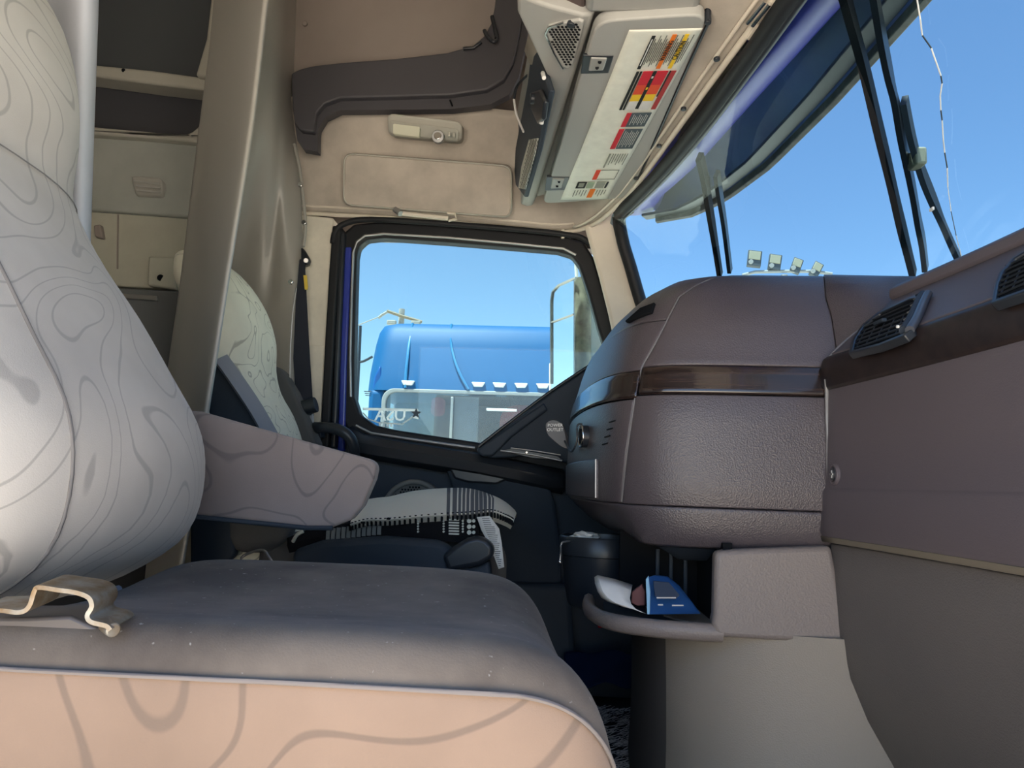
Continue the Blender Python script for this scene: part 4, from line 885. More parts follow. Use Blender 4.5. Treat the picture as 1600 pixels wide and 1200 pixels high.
# ================================================================== FOLDED BLANKET on the driver seat
def stripe_mat(name, kind):
    m = bpy.data.materials.new(name); m.use_nodes = True; n = m.node_tree; b = n.nodes['Principled BSDF']; b.inputs['Roughness'].default_value = .95; b.inputs['Specular IOR Level'].default_value = .1
    uv = n.nodes.new('ShaderNodeAttribute'); uv.attribute_name = 'band'; uv.attribute_type = 'GEOMETRY'
    sx = n.nodes.new('ShaderNodeSeparateXYZ'); n.links.new(uv.outputs['Vector'], sx.inputs[0])
    rp = n.nodes.new('ShaderNodeValToRGB'); cr_ = rp.color_ramp; cr_.interpolation = 'CONSTANT'
    L = (.92, .91, .83, 1); G = (.16, .17, .19, 1); K = (.012, .012, .014, 1)
    if kind == 'top':
        stops = [(0, L)]+[(.495, G), (.508, L), (.523, G)]
        x = .545
        while x < .715: stops += [(x, L), (x+.006, G)]; x += .024
        stops += [(.735, L), (.745, G), (.756, L)]
    else:
        stops = [(0, K), (.70, K)]
    while len(cr_.elements) > 1: cr_.elements.remove(cr_.elements[-1])
    cr_.elements[0].position = 0; cr_.elements[0].color = stops[0][1]
    for p_, c_ in stops[1:]:
        if len(cr_.elements) < 31: e = cr_.elements.new(p_); e.color = c_
    n.links.new(sx.outputs[0], rp.inputs['Fac'])
    wv = n.nodes.new('ShaderNodeTexNoise'); wv.inputs['Scale'].default_value = 250
    mx = n.nodes.new('ShaderNodeMix'); mx.data_type = 'RGBA'; mx.blend_type = 'MULTIPLY'; mx.inputs[0].default_value = .15
    n.links.new(rp.outputs['Color'], mx.inputs[6]); n.links.new(wv.outputs['Color'], mx.inputs[7]); n.links.new(mx.outputs[2], b.inputs['Base Color'])
    bp = n.nodes.new('ShaderNodeBump'); bp.inputs['Strength'].default_value = .4; bp.inputs['Distance'].default_value = .002; n.links.new(wv.outputs['Fac'], bp.inputs['Height']); n.links.new(bp.outputs['Normal'], b.inputs['Normal'])
    return m
bl = thing('folded_blanket', 'folded black and white striped woven blanket on the far seat', 'blanket', aY(620, 835, 1.75))
E_near = cat([aY(x, y, 1.60) for x, y in [(548, 820), (575, 813), (610, 812), (650, 808), (700, 804), (735, 802), (768, 799), (790, 806), (801, 812)]], 5)
E_mid = cat([aY(x, y, 1.74) for x, y in [(555, 800), (585, 795), (612, 792), (650, 786), (700, 782), (735, 782), (768, 786), (790, 797), (802, 808)]], 5)
E_far = cat([aY(x, y, 1.90) for x, y in [(560, 790), (590, 785), (610, 783), (650, 774), (700, 770), (735, 771), (765, 780), (785, 790), (800, 803)]], 5)
E_back = [p+V((0, .14, -.02)) for p in E_far]
E_in = [p+V((0, .03, -.012)) for p in E_near]
o = obj('top_layer', *loftg([E_in, E_near, E_mid, E_far, E_back], False, False), stripe_mat('blanket_stripes', 'top'), bl, solid=.012, soff=1, bevel=.003)
at = o.data.attributes.new('band', 'FLOAT_VECTOR', 'POINT'); nE = len(E_near)
for i in range(len(o.data.vertices)): at.data[i].vector = ((i % nE)/(nE-1), (i//nE)/4, 0)
v, f = merge([cylg(E_near[int(k*(nE-1)/46)]+V((0, -.006, .004)), E_near[int(k*(nE-1)/46)]+V((0, -.002, -.012)), .0026, 5) for k in range(47)])
tag(obj('blanket_stitch', v, f, M['void'], bl, smooth=False), kind='stuff')
# dashed seam across the cloth
vs = []
for k in range(7):
    fr2 = k/6; a = aY(601+7*fr2, 784+27*fr2, 1.90-.30*fr2-.004); vs.append(boxg(a-V((.004, .008, .001)), a+V((.004, .008, .003))))
    a = aY(563+5*fr2, 797+20*fr2, 1.85-.25*fr2-.004); vs.append(boxg(a-V((.004, .008, .001)), a+V((.004, .008, .003))))
v, f = merge(vs); tag(obj('dashed_line', v, f, M['void'], bl, smooth=False), kind='stuff')
# lower black layer with white woven figures
D_top = cat([aY(x, y, 1.615) for x, y in [(450, 842), (480, 830), (520, 822), (570, 817), (650, 810), (748, 803)]], 5); D_bot = cat([aY(x, y, 1.615) for x, y in [(452, 862), (480, 856), (520, 850), (570, 846), (650, 840), (750, 850)]], 5)
obj('lower_layer', *loftg([[p+V((0, .22, .004)) for p in D_top], D_top, [p.lerp(q, .5)+V((0, -.006, 0)) for p, q in zip(D_top, D_bot)], D_bot, [p+V((0, .2, 0)) for p in D_bot]], False, False), mat('blanket_black', (.012, .012, .014), .95, spec=.1, bump=('noise', 250, .4)), bl, solid=.006)
wv_ = flat('weave_white', (205, 208, 200), .9); wg_ = flat('weave_grey', (120, 124, 124), .9)
vs = []
for x in range(510, 596, 8):
    y0 = lerp_tab([(510, 824), (596, 815)], x); a = aY(x, y0+2, 1.606); b = aY(x+5, y0+20, 1.606); vs.append(boxg((min(a.x, b.x), a.y, min(a.z, b.z)), (max(a.x, b.x), a.y+.006, max(a.z, b.z))))
v, f = merge(vs); tag(obj('woven_blocks', v, f, wg_, bl, smooth=False), kind='stuff')
vs = []
for x in (653, 693, 723):
    for k in range(5): c = aY(x, 814+4.2*k, 1.602); vs.append(cylg(c, c+V((0, .006, 0)), .0022, 8))
for k in range(6):
    a = aY(701, 812+4.4*k, 1.602); b = aY(717, 813+4.4*k, 1.602); vs.append(boxg((a.x, a.y, a.z-.0016), (b.x, a.y+.006, a.z+.0016)))
for k in range(3):
    for x, r in ((733, .0048), (740, .0036)): c = aY(x, 814+9*k, 1.602); vs.append(cylg(c, c+V((0, .006, 0)), r, 10))
v, f = merge(vs); tag(obj('woven_dots', v, f, wv_, bl, smooth=False), kind='stuff')
# dangling fringe tip left of it
tube('fringe_cord', cat([aY(458, 846, 1.58), aY(464, 836, 1.57), aY(474, 830, 1.57)], 4), .004, wv_, bl, n=6)
# printed care label hanging from the blanket
ct = sheet('care_label', [[aY(x, y, 1.585) for x, y in row] for row in ([(745, 808), (765, 806)], [(752, 828), (780, 826)], [(764, 850), (784, 848)], [(772, 870), (786, 868)], [(779, 889), (788, 886)])], M['paper'], bl, th=.0012)
vs = []
for k in range(24):
    y = 810+3.2*k; xl = lerp_tab([(806, 752), (828, 758), (850, 768), (870, 775), (889, 781)], y); xr = lerp_tab([(806, 762), (828, 776), (850, 781), (870, 783), (889, 786)], y)
    a = aY(xl, y, 1.583); b = aY(xr-(k*5 % 4), y, 1.583); vs.append(boxg((a.x, a.y, a.z-.0007), (b.x, a.y+.001, a.z+.0007)))
v, f = merge(vs); tag(obj('printed_lines', v, f, flat('print_grey', (110, 112, 112)), ct, smooth=False), kind='stuff')

# ================================================================== SLEEPER CURTAIN
cu_ = thing('sleeper_curtain', 'grey vinyl sleeper curtain gathered behind the far seat', 'curtain', aY(330, 980, 1.5))
# columns: pixel x at y=-60, 0, 200, 430, 640, 900 and the depth across the cab
def curtain(name, cols, ysl, m, parent):
    rows = []
    for y_i, y in enumerate(ysl):
        ctrl = [aY(c[0][y_i], y, c[1][y_i] if isinstance(c[1], (list, tuple)) else c[1]) for c in cols]
        rows.append(ctrl)
    # smooth along the height first, then across
    colsm = [cat([r[i] for r in rows], 4) for i in range(len(cols))]
    R = [cat([colsm[i][k] for i in range(len(cols))], 5) for k in range(len(colsm[0]))]
    return obj(name, *loftg(R, False, False), m, parent, solid=.004, ang=80)
ysl = [-70, 0, 200, 430, 640, 930]
curtain('main_fold', [([338, 335, 318, 296, 268, 235], 1.68), ([345, 340, 312, 284, 255, 225], 1.665), ([358, 352, 326, 300, 270, 240], 1.62), ([385, 378, 355, 325, 296, 258], 1.52), ([412, 405, 382, 347, 315, 270], 1.425), ([424, 415, 392, 356, 323, 276], 1.405), ([428, 419, 395, 358, 326, 278], 1.43), ([424, 415, 392, 356, 325, 278], 1.52)], ysl, M['curtain'], cu_)
curtain('rear_drape', [([405, 400, 376, 352, 345, 340], [1.60, 1.62, 1.85, 2.16, 2.17, 2.17]), ([425, 420, 400, 378, 365, 360], [1.66, 1.68, 1.93, 2.16, 2.16, 2.16]), ([438, 436, 425, 404, 385, 380], [1.80, 1.82, 1.98, 2.15, 2.17, 2.17]), ([448, 444, 436, 425, 405, 400], [1.92, 1.94, 2.02, 2.16, 2.15, 2.15]), ([456, 452, 445, 442, 425, 420], [2.0, 2.02, 2.06, 2.14, 2.17, 2.17]), ([462, 460, 456, 460, 448, 440], [2.08, 2.1, 2.12, 2.14, 2.15, 2.15]), ([466, 464, 466, 474, 464, 458], [2.14, 2.14, 2.15, 2.16, 2.16, 2.16])], ysl, M['curtain'], cu_)
# gathered tie towards the snaps
for px, py in ((470, 290), (476, 349), (455, 441)):
    p = aY(px, py, 2.085 if py != 441 else 2.0); cyl('snap', p, p+V((.0, -.01, 0)), .0075, M['chrome'], cu_, n=12)
tube('hem', cat([aY(x, y, 2.09) for x, y in [(460, 225), (468, 262), (472, 292), (477, 350), (474, 385)]], 4), .005, M['curtain'], cu_, n=8)
c2 = thing('curtain_edge', 'pale curtain panel hanging behind the near seat', 'curtain', aY(110, 500, 1.25))
curtain('panel', [([60, 58, 52, 48, 45, 40], 1.34), ([85, 82, 78, 76, 74, 70], 1.30), ([110, 108, 105, 102, 100, 96], 1.25), ([135, 133, 128, 125, 122, 118], 1.24), ([152, 152, 145, 138, 133, 125], 1.28), ([150, 149, 143, 136, 131, 124], 1.34)], ysl, M['curtain2'], c2)

# ================================================================== SEAT BELT
sb = thing('seat_belt', 'black driver seat belt hanging on the far pillar', 'seat belt', aY(475, 690, 2.1))
ext('top_guide', [aY(x, y, 2.13) for x, y in [(470, 386), (474, 388), (484, 405), (482, 413), (470, 415)]], (0, .02, 0), M['black'], sb, bevel=.004)
cyl('guide_bolt', aY(478, 407, 2.13), aY(478, 407, 2.115), .008, M['metal'], sb, n=10)
ext('webbing', [aY(x, y, 2.12) for x, y in [(468, 405), (476, 405), (479, 470), (484, 560), (490, 650), (464, 650), (458, 560), (462, 470)]], (0, .004, 0), M['belt'], sb, bevel=.001)
ext('size_tag', [aY(x, y, 2.117) for x, y in [(474, 430), (479, 430), (481, 448), (480, 453), (476, 452)]], (0, .003, 0), M['yellow'], sb, bevel=0)
tube('edge_cord', [aY(x, y, 2.10) for x, y in [(463, 450), (457, 490), (454, 540), (453, 600)]], .002, M['metal'], sb, n=5)
bk = cyl('retractor', aY(464, 640, 2.09), aY(494, 632, 2.09), .022, M['black'], sb)
ext('tongue', [aY(x, y, 2.10) for x, y in [(472, 652), (489, 646), (490, 662), (494, 668), (482, 673)]], (0, .006, 0), M['metal'], sb, bevel=.002)
ext('tongue_slot', [aY(x, y, 2.098) for x, y in [(481, 665), (487, 663), (488, 666), (482, 668)]], (0, .002, 0), M['void'], sb, bevel=0)
ext('lower_webbing', [aY(x, y, 2.105) for x, y in [(482, 672), (492, 670), (494, 730), (484, 730)]], (0, .004, 0), M['belt'], sb, bevel=0)

# ================================================================== SLEEPER behind the curtain gap
sl_ = thing('sleeper_cabinet', 'grey sleeper side cabinet with dark open shelves seen through the curtain gap', 'cabinet', aY(230, 500, 2.22))
def sp(name, pts, Y, dy, m, bevel=.008): return ext(name, [aY(x, y, Y) for x, y in pts], (0, dy, 0), m, sl_, bevel=bevel)
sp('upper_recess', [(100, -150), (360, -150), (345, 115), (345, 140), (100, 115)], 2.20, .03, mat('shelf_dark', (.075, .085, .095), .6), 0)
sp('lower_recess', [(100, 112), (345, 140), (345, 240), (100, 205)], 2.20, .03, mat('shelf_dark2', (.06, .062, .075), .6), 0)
sp('shelf_edge', [(100, 94), (150, 101), (240, 110), (335, 123), (345, 143), (240, 131), (150, 119), (100, 113)], 2.12, .08, M['liner2'])
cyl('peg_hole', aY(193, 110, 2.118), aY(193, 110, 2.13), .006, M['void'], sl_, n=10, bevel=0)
sp('door_panel', [(305, 118), (332, 122), (352, -80), (338, -80), (322, 60)], 2.10, .06, M['liner2'])
sp('lower_lip', [(100, 193), (150, 198), (230, 205), (285, 212), (300, 205), (315, 192), (330, 172), (342, 160), (330, 215), (310, 222), (230, 215), (140, 209), (100, 205)], 2.11, .09, M['liner2'])
sp('fascia', [(100, 203), (150, 207), (240, 216), (320, 224), (345, 200), (330, 340), (285, 338), (140, 328), (100, 326)], 2.14, .06, mat('fascia_grey', (.42, .44, .41), .8, mott=.1), .006)
sp('wall_board', [(100, 326), (140, 330), (285, 340), (330, 342), (310, 455), (200, 448), (100, 440)], 2.16, .06, mat('board_cream', (.52, .51, .43), .8, mott=.12), .004)
sp('board_joint', [(183, 335), (185, 335), (184, 420), (182, 420)], 2.157, .004, M['taupe'], 0)
sp('junction_box', [(232, 400), (278, 402), (274, 452), (230, 446)], 2.12, .05, mat('box_cream', (.52, .51, .43), .7), .006)
cyl('keyhole', aY(251, 434, 2.118), aY(251, 434, 2.13), .010, M['void'], sl_, n=12, bevel=0)
sp('coat_hook', [(146, 352), (156, 350), (160, 372), (148, 370)], 2.14, .02, M['taupe'], .004)
sp('drawer_unit', [(150, 448), (300, 455), (290, 640), (150, 640)], 2.08, .12, mat('drawer_grey', (.15, .16, .17), .6), .008)
sp('drawer_lip', [(190, 458), (245, 462), (245, 470), (190, 466)], 2.07, .03, M['metal'], .003)
sl2 = thing('sleeper_lamp', 'small ribbed reading lamp on the sleeper fascia', 'lamp', aY(230, 308, 2.12))
ext('housing', quadrr([aY(204, 274, 2.10), aY(252, 278, 2.10), aY(254, 308, 2.13), aY(212, 306, 2.13)], .012), (0, .03, 0), mat('lamp_grey', (.46, .45, .41), .5), sl2, bevel=.005)
for k in range(3): tube('rib', [aY(209+2*k, 283+7*k, 2.10+.008*k), aY(250+k, 287+7*k, 2.10+.008*k)], .003, mat('rib_pale', (.5, .5, .47), .5), sl2, n=6)

bk_ = thing('bunk_base', 'dark grey sleeper bunk base behind the seats', 'bunk', (-1.6, 1.2, FL))
box('box', (-2.24, .10, FL), (-1.02, 2.05, .52), M['seatside'], bk_, bevel=.01)
box('mattress', (-2.24, .10, .52), (-1.04, 2.05, .64), M['seatside'], bk_, bevel=.03)
# ================================================================== FLOOR THINGS
mt = thing('floor_mat', 'worn dark looped floor mat in the driver footwell', 'floor mat', (.05, 1.85, FL))
box('base', (-.35, 1.55, FL), (.75, 2.14, FL+.008), M['carpet'], mt, bevel=.003)
vs = []
for k in range(2600):
    x, y = random.uniform(-.1, .45), random.uniform(1.56, 2.12); a = V((x, y, FL+.006)); t = random.uniform(-.7, .7); l = random.uniform(.015, .045)
    d = V((math.cos(t)*l, math.sin(t)*l*.5, random.uniform(.004, .014))); s = V((0, .0007, .0004)); q = a+d
    vs.append(([a-s, a+s, q+s, q-s], [[0, 1, 2, 3]]))
v, f = merge(vs); tag(obj('pile', v, f, M['fibre'], mt, smooth=False), kind='stuff')
bl2 = thing('blue_cloth', 'dark blue crumpled cloth on the far footwell floor', 'cloth', aY(940, 1050, 2.1))
rows = []
for j in range(7):
    rows.append([aY(880+22*i, 1018+9*j+4*math.sin(i*1.7+j), 2.10-.02*j)+V((0, 0, .012*math.sin(i*2.1+j*1.3))) for i in range(8)])
sheet('fabric', rows, mat('navy_cloth', (.006, .014, .045), .9, spec=.1), bl2, th=.006, sub=1)

# ================================================================== OUTSIDE THE GLASS
# --- external sun shade above the windscreen
es = thing('external_visor', 'dusty dark translucent sun shade outside the windscreen top', 'sun shade', (.5, 1.1, 1.46))
LX = [(-.03, .565), (.5, .585), (1.11, .557), (1.40, .535), (1.70, .497), (1.90, .445), (2.02, .385), (2.075, .32), (2.085, .255)]
ysv = [-.03+2.11*i/40 for i in range(41)]
def shade_row(k):
    out = []
    for y in ysv:
        a = V((hx(min(y, 1.95))+.075 if y < 1.95 else .265, y, 1.545)); b = V((lerp_tab(LX, y), y, 1.462)); q = a.lerp(b, k); q.z += .035*math.sin(math.pi*k); out.append(q)
    return out
def shade_mat():
    m = bpy.data.materials.new('smoked_acrylic'); m.use_nodes = True; n = m.node_tree; n.nodes.clear()
    o = n.nodes.new('ShaderNodeOutputMaterial'); t = n.nodes.new('ShaderNodeBsdfTransparent'); t.inputs[0].default_value = (.12, .14, .21, 1)
    d = n.nodes.new('ShaderNodeBsdfPrincipled'); d.inputs['Base Color'].default_value = (.22, .24, .30, 1); d.inputs['Roughness'].default_value = .3
    nz = n.nodes.new('ShaderNodeTexNoise'); nz.inputs['Scale'].default_value = 5; nz.inputs['Detail'].default_value = 6; tc = n.nodes.new('ShaderNodeTexCoord'); n.links.new(tc.outputs['Object'], nz.inputs['Vector'])
    rp = n.nodes.new('ShaderNodeMapRange'); rp.inputs['From Min'].default_value = .3; rp.inputs['From Max'].default_value = .7; rp.inputs['To Min'].default_value = .6; rp.inputs['To Max'].default_value = .97; n.links.new(nz.outputs['Fac'], rp.inputs['Value'])
    mx = n.nodes.new('ShaderNodeMixShader'); n.links.new(rp.outputs['Result'], mx.inputs[0]); n.links.new(t.outputs[0], mx.inputs[1]); n.links.new(d.outputs[0], mx.inputs[2]); n.links.new(mx.outputs[0], o.inputs[0]); return m
smk = shade_mat()
obj('shade_panel', *loftg([shade_row(k/8) for k in range(9)], False, False), smk, es, ang=80)
lipm = mat('weathered_edge', (.33, .30, .26), .7, mott=.4, mscale=30)
lr = shade_row(1.0); v, f = sweepg(lr, [(-.008, -.010), (.006, -.012), (.008, .008), (-.006, .010)]); obj('lip', v, f, lipm, es, bevel=.002)
v, f = sweepg([p+V((-.035, 0, .006)) for p in lr], [(-.018, -.004), (.018, -.004), (.018, .004), (-.018, .004)]); obj('inner_flange', v, f, mat('flange_smoke', (.12, .13, .13), .4), es, bevel=.002)
for px, py, qx, qy in ((1155, 88, 1240, 40), (1190, 118, 1212, 108), (1098, 262, 1112, 305)):
    a = aZ(px, py, 1.50); b = aZ(qx, qy, 1.50); strip('bracket', [a, a.lerp(b, .5)+V((0, 0, .01)), b], .016, .004, mat('bracket_grey', (.22, .22, .22), .5), es)
rp_ = struct('trim_4', (.4, 1, 1.5), 'blue painted roof edge above the windscreen')
obj('roof_edge', *loftg([[V((hx(min(y, 1.95))+.030+a, y, z)) for y in ysv] for a, z in ((0, 1.472), (.03, 1.474), (.07, 1.482), (.09, 1.50), (.06, 1.56), (-.02, 1.60))], False, False), mat('roof_violet_blue', (.16, .16, .75), .3, spec=.4), rp_, solid=.004)
# --- wipers resting on the glass
def wiper(label, blade, arm, arm2, clip):
    t = thing('windscreen_wiper', label, 'wiper', wray(*blade[-1])+V((.02, 0, 0)), 'windscreen wipers')
    O = V((.022, 0, .012))
    bp = [wray(x, y)+O for x, y in blade]; strip('blade', cat(bp, 4), .024, .012, M['rubber'], t, upv=V((-1, 0, .4)))
    ap_ = [wray(x, y)+O*1.9 for x, y in arm]; strip('bridge', cat(ap_, 4), .022, .010, M['black'], t, upv=V((-1, 0, .4)))
    if arm2: strip('arm', cat([wray(x, y)+O*2.3 for x, y in arm2], 4), .026, .010, M['blackm'], t, upv=V((-1, 0, .4)))
    if clip: c = wray(*clip)+O*2; box('clip', c-V((.012, .018, .016)), c+V((.008, .018, .016)), mat('clip_tan', (.30, .28, .2), .6), t, bevel=.004)
    return t
wiper('large black wiper crossing the windscreen in front of the sky', [(1290, -20), (1310, 50), (1330, 120), (1350, 200), (1368, 270), (1385, 340), (1398, 390), (1410, 436)], [(1318, -10), (1332, 60), (1350, 140), (1364, 195), (1376, 250), (1390, 310), (1400, 360), (1408, 395), (1414, 436)], [(1366, 180), (1380, 240), (1396, 290), (1420, 345), (1440, 390), (1462, 436)], (1396, 268))
wiper('small dark wiper low on the windscreen beside the far pillar', [(1078, 252), (1086, 285), (1094, 330), (1102, 375), (1112, 436)], [(1092, 285), (1098, 320), (1106, 365), (1116, 436)], None, None)

# --- driver side mirror
mi = thing('door_mirror', 'tall pale exterior mirror with weathered pipe outside the far door window', 'mirror', aY(890, 620, 2.62))
ext('mirror_glass', [aY(x, y, 2.66-.12*(x-861)/36) for x, y in [(861, 470), (863, 456), (872, 445), (892, 438), (897, 438), (897, 700), (861, 700)]], (.02, .012, 0), mat('mirror_pale', (.86, .90, .92), .12, metal=1), mi, bevel=.003)
tube('glass_edge', [aY(x, y, 2.655-.12*(x-861)/36) for x, y in [(861, 600), (861, 470), (863, 456), (872, 446), (892, 437), (900, 434)]], .004, M['metal'], mi, n=6)
tube('glass_split', [aY(861, 504, 2.655), aY(896, 491, 2.538)], .003, M['metal'], mi, n=6)
hsg = mat('pipe_weathered', (.36, .34, .24), .6, mott=.6, mscale=25, col2=(.10, .10, .08))
loft('pipe', [[V((aY(910, y, 2.56).x+.030*math.cos(a), 2.56+.03*math.sin(a), aY(910, y, 2.56).z)) for a in [2*math.pi*i/20 for i in range(20)]] for y in (436, 440, 480, 520, 560, 610, 660)], hsg, mi)
ext('housing_side', [aY(x, y, 2.58) for x, y in [(922, 452), (930, 470), (944, 530), (958, 600), (958, 660), (922, 660)]], (0, .10, 0), mat('housing_pale', (.7, .78, .8), .4), mi, bevel=.006)
tube('aerial', [aY(901, 436, 2.6), aY(900, 412, 2.6)], .006, M['white'], mi, n=8)
tube('top_bracket', cat([aY(828, 383, 2.5), aY(855, 388, 2.5), aY(880, 396, 2.5), aY(898, 404, 2.5)], 3), .008, M['metal'], mi, n=8)
tube('mount_arm', [aY(900, 640, 2.56), aY(930, 640, 2.40), aY(940, 640, 2.27)], .015, M['black'], mi, n=8)
ext('fender', [aY(x, y, 2.9) for x, y in [(858, 566), (868, 568), (880, 575), (890, 588), (896, 600), (896, 640), (858, 640)]], (0, .05, 0), M['white'], mi, bevel=.008)

# --- blue truck parked opposite, facing us
tk = thing('blue_truck', 'blue high roofed truck parked opposite, seen through the far window', 'truck', V((-.4, 9, -1.2)))
bpnt = mat('truck_blue', (.003, .080, .225), .55, spec=.25)
YT = 8.6; cxT = aY(735, 600, YT).x; 
zr = lambda py: aY(735, py, YT).z
# roof fairing: rings in plan lofted upwards, leaning back
def planring(hw, y0, y1, z, r=.35, n=6):
    pts = []
    for cx, cy, a0 in ((hw-r, y0+r, 270), (hw-.05, y1-.05, 0), (-hw+.05, y1-.05, 90), (-hw+r, y0+r, 180)):
        rr = r if cy < (y0+y1)/2 else .05
        for i in range(n+1):
            a = math.radians(a0+90*i/n); pts.append(V((cxT+cx+rr*math.cos(a), cy+rr*math.sin(a), z)))
    return pts
z0, z1 = zr(613), zr(494)
rr_ = []
for k, (hw, dy) in enumerate(((1.25, 0), (1.25, .02), (1.25, .06), (1.24, .12), (1.23, .18), (1.21, .25), (1.18, .33), (1.13, .45), (1.05, .7))):
    rr_.append(planring(hw, YT+dy, YT+3.2, z0+(z1-z0)*(0, .1, .25, .45, .65, .84, .94, .985, 1.0)[k], .25))
loft('roof_fairing', rr_, bpnt, tk, ang=60)
loft('cab_body', [planring(1.2, YT-.0, YT+3.2, z, .3) for z in (-.5, .2, z0-.62)], bpnt, tk, ang=60)
for sx in (-1, 1): box('corner_post', (cxT+sx*1.10-.10, YT+.02, z0-.66), (cxT+sx*1.10+.10, YT+.4, z0+.01), bpnt, tk, bevel=.06)
box('rear_cab', (cxT-1.18, YT+1.4, z0-.7), (cxT+1.18, YT+3.2, z0), bpnt, tk, bevel=.05)
fr2 = rrect((cxT, YT-.01, z0-.30), (1, 0, 0), (0, 0, 1), 2.06, .64, .14); fr3 = rrect((cxT, YT-.01, z0-.30), (1, 0, 0), (0, 0, 1), 1.96, .56, .12)
ring('windscreen_frame', fr2, fr3, (0, .06, 0), mat('frame_grey', (.28, .29, .30), .5), tk, bevel=.01)
ext('windscreen', rrect((cxT, YT+.02, z0-.30), (1, 0, 0), (0, 0, 1), 1.98, .58, .12), (0, .01, 0), glass_mat('truck_glass', (.75, .8, .85), .12, dirt=.10, base=(.20, .22, .26)), tk, bevel=0)
box('split_post', (cxT-.22, YT-.005, z0-.58), (cxT-.19, YT+.04, z0-.06), M['metal'], tk, bevel=.004)
box('pale_panel', (cxT-.18, YT+.06, z0-.58), (cxT+.10, YT+.08, z0-.05), mat('panel_pale', (.45, .50, .52), .6), tk, bevel=0)
ext('red_patch', rrect((cxT+.75, YT+.05, z0-.40), (1, 0, 0), (0, 0, 1), .80, .56, .2), (0, .10, 0), flat('patch_red', (215, 45, 60)), tk, bevel=.05)  # red panels set behind the glass for the red patches there
ext('small_red_patch', rrect((cxT-.38, YT+.05, z0-.17), (1, 0, 0), (0, 0, 1), .16, .22, .06), (0, .1, 0), flat('patch_pink', (205, 90, 120)), tk, bevel=.03)
box('white_rail', (cxT+.20, YT-.02, z0-.21), (cxT+.55, YT+.0, z0-.18), M['white'], tk, bevel=.004)
for px in (637, 747, 780, 814, 848):
    c = aY(px, 598+(px-637)*.022, YT-.02); L = ext('marker_lamp', [c+V((x, 0, z)) for x, z in ((-.08, .025), (.08, .025), (.05, -.03), (-.05, -.03))], (0, .12, .01), M['white'], tk, bevel=.01)
for xx, bow in ((-.78, .02), (-.30, .28)):
    tube('fairing_ridge', cat([V((cxT+xx+bow*(1-k/4)**2, YT+.30*(k/4)**1.5*1.2-.01, z0+.03+(z1-z0)*.93*k/4)) for k in range(5)], 4), .018, mat('ridge_pale', (.03, .17, .36), .3), tk, n=6)
ext('side_intake', [V((cxT-1.16+.16*x, YT+.05, z0-.55+.9*z)) for x, z in ((-.3, 0), (1, 0), (.8, .7), (.45, .95), (.05, .8))], (0, .08, 0), mat('intake_blue', (.003, .07, .27), .4), tk, bevel=.03)
loft('bonnet', [[V((cxT+x, y, z)) for x, z in ((-.9, -.9), (-.95, -.2), (-.75, .18*s), (0, .26*s), (.75, .18*s), (.95, -.2), (.9, -.9))] for y, s in ((YT-1.9, .4), (YT-1.7, .9), (YT-.9, 1.3), (YT, 1.5))], bpnt, tk)
for sx in (-1, 1):
    for yy in (YT-1.1, YT+2.6): cyl('wheel', (cxT+sx*1.05, yy, -.72), (cxT+sx*.75, yy, -.72), .48, M['rubber'], tk, n=24, bevel=.05)
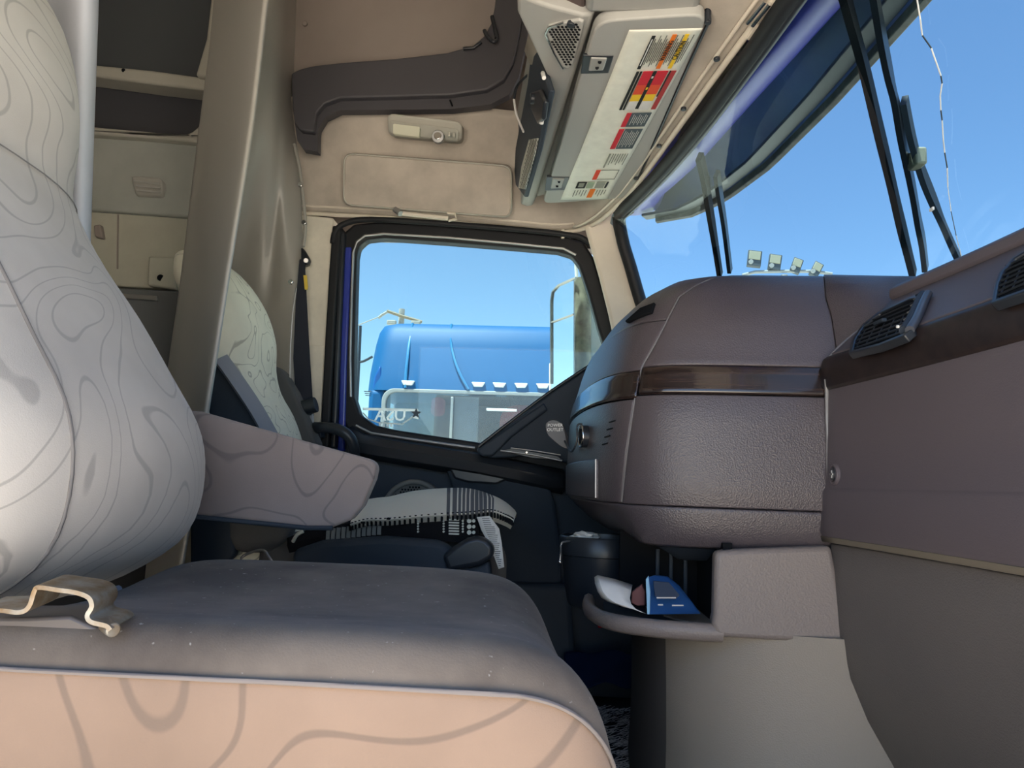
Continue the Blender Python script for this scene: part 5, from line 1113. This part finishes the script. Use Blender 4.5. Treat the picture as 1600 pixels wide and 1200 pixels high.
# --- utility pole with cross arm behind it
up_ = thing('utility_pole', 'white utility pole with cross arm rising behind the blue truck', 'pole', aY(626, 900, 16))
pb = aY(626, 520, 16); cyl('mast', V((pb.x, 16, -1.2)), V((pb.x, 16, aY(626, 483, 16).z)), .065, M['owhite'], up_, n=12)
tube('cross_arm', [aY(605, 486, 15.9), aY(625, 493, 15.9), aY(659, 503, 15.9)], .035, mat('arm_timber', (.20, .17, .13), .8), up_, n=6)
tube('strut', [aY(606, 487, 15.9), aY(597, 492, 15.9), aY(591, 497, 15.9)], .03, M['owhite'], up_, n=6)
for a, b in (((612, 504), 0), ((650, 505), 0)): c = aY(*a, 15.85); box('insulator', c-V((.10, .05, .05)), c+V((.10, .05, .05)), M['owhite'], up_, bevel=.02)
pw_ = thing('cable_post', 'thin dark post with slack cable left of the blue truck', 'post', aY(560, 900, 14))
tube('rod', [aY(563, 509, 14), aY(561, 560, 14), aY(557, 640, 14), aY(554, 720, 14), V((aY(552, 800, 14).x, 14, -1.2))], .03, M['blackm'], pw_, n=6)
tube('cable', cat([aY(556, 566, 14), aY(566, 565, 14), aY(575, 561, 14), aY(582, 557, 14)], 4), .025, M['blackm'], pw_, n=6)
tube('span_wire', cat([aY(540, 517, 15), aY(560, 508, 15), aY(590, 496, 15)], 4), .012, M['owhite'], pw_, n=5)
# --- floodlights on a mast ahead
fm = thing('floodlight_mast', 'row of four floodlights on a white rail ahead of the windscreen', 'floodlight', V((8, 22, -1.2)))
YF = 22.0
rail = [aY(1160, 430, YF), aY(1180, 425, YF), aY(1220, 424, YF), aY(1270, 424, YF), aY(1300, 428, YF)]
tube('rail', rail, .05, M['owhite'], fm, n=8)
pr_ = aY(1225, 430, YF); cyl('mast', V((pr_.x, YF, -1.2)), pr_, .10, M['owhite'], fm, n=12)
fcase = mat('flood_case', (.055, .07, .085), .6); flens = mat('flood_lens', (.34, .32, .23), .5)
for cx, cy, w_, h_, tl in ((1179, 403, 22, 24, 6), (1211, 409, 20, 24, 8), (1245, 414, 16, 22, 20), (1276, 420, 15, 22, 28)):
    a = math.radians(tl); X = lambda u_, v_: aY(cx+u_*w_/2*math.cos(a)-v_*h_/2*math.sin(a), cy+u_*w_/2*math.sin(a)+v_*h_/2*math.cos(a), YF-.1)
    cs = ext('lamp_case', [X(-1, -1), X(1, -1), X(1, 1), X(-1, 1)], (.05, .25, 0), fcase, fm, bevel=.02)
    def X2(u_, v_): p = X(u_, v_); return p+V((0, -.02, 0))
    ext('lens', [X2(-.82, -.86), X2(.82, -.86), X2(.82, .2), X2(-.82, .2)], (0, .03, 0), flens, cs, bevel=.01)
    cyl('driver_box', X2(-.5, .6), X2(-.5, .6)+V((0, -.05, 0)), .07, M['owhite'], cs, n=10)
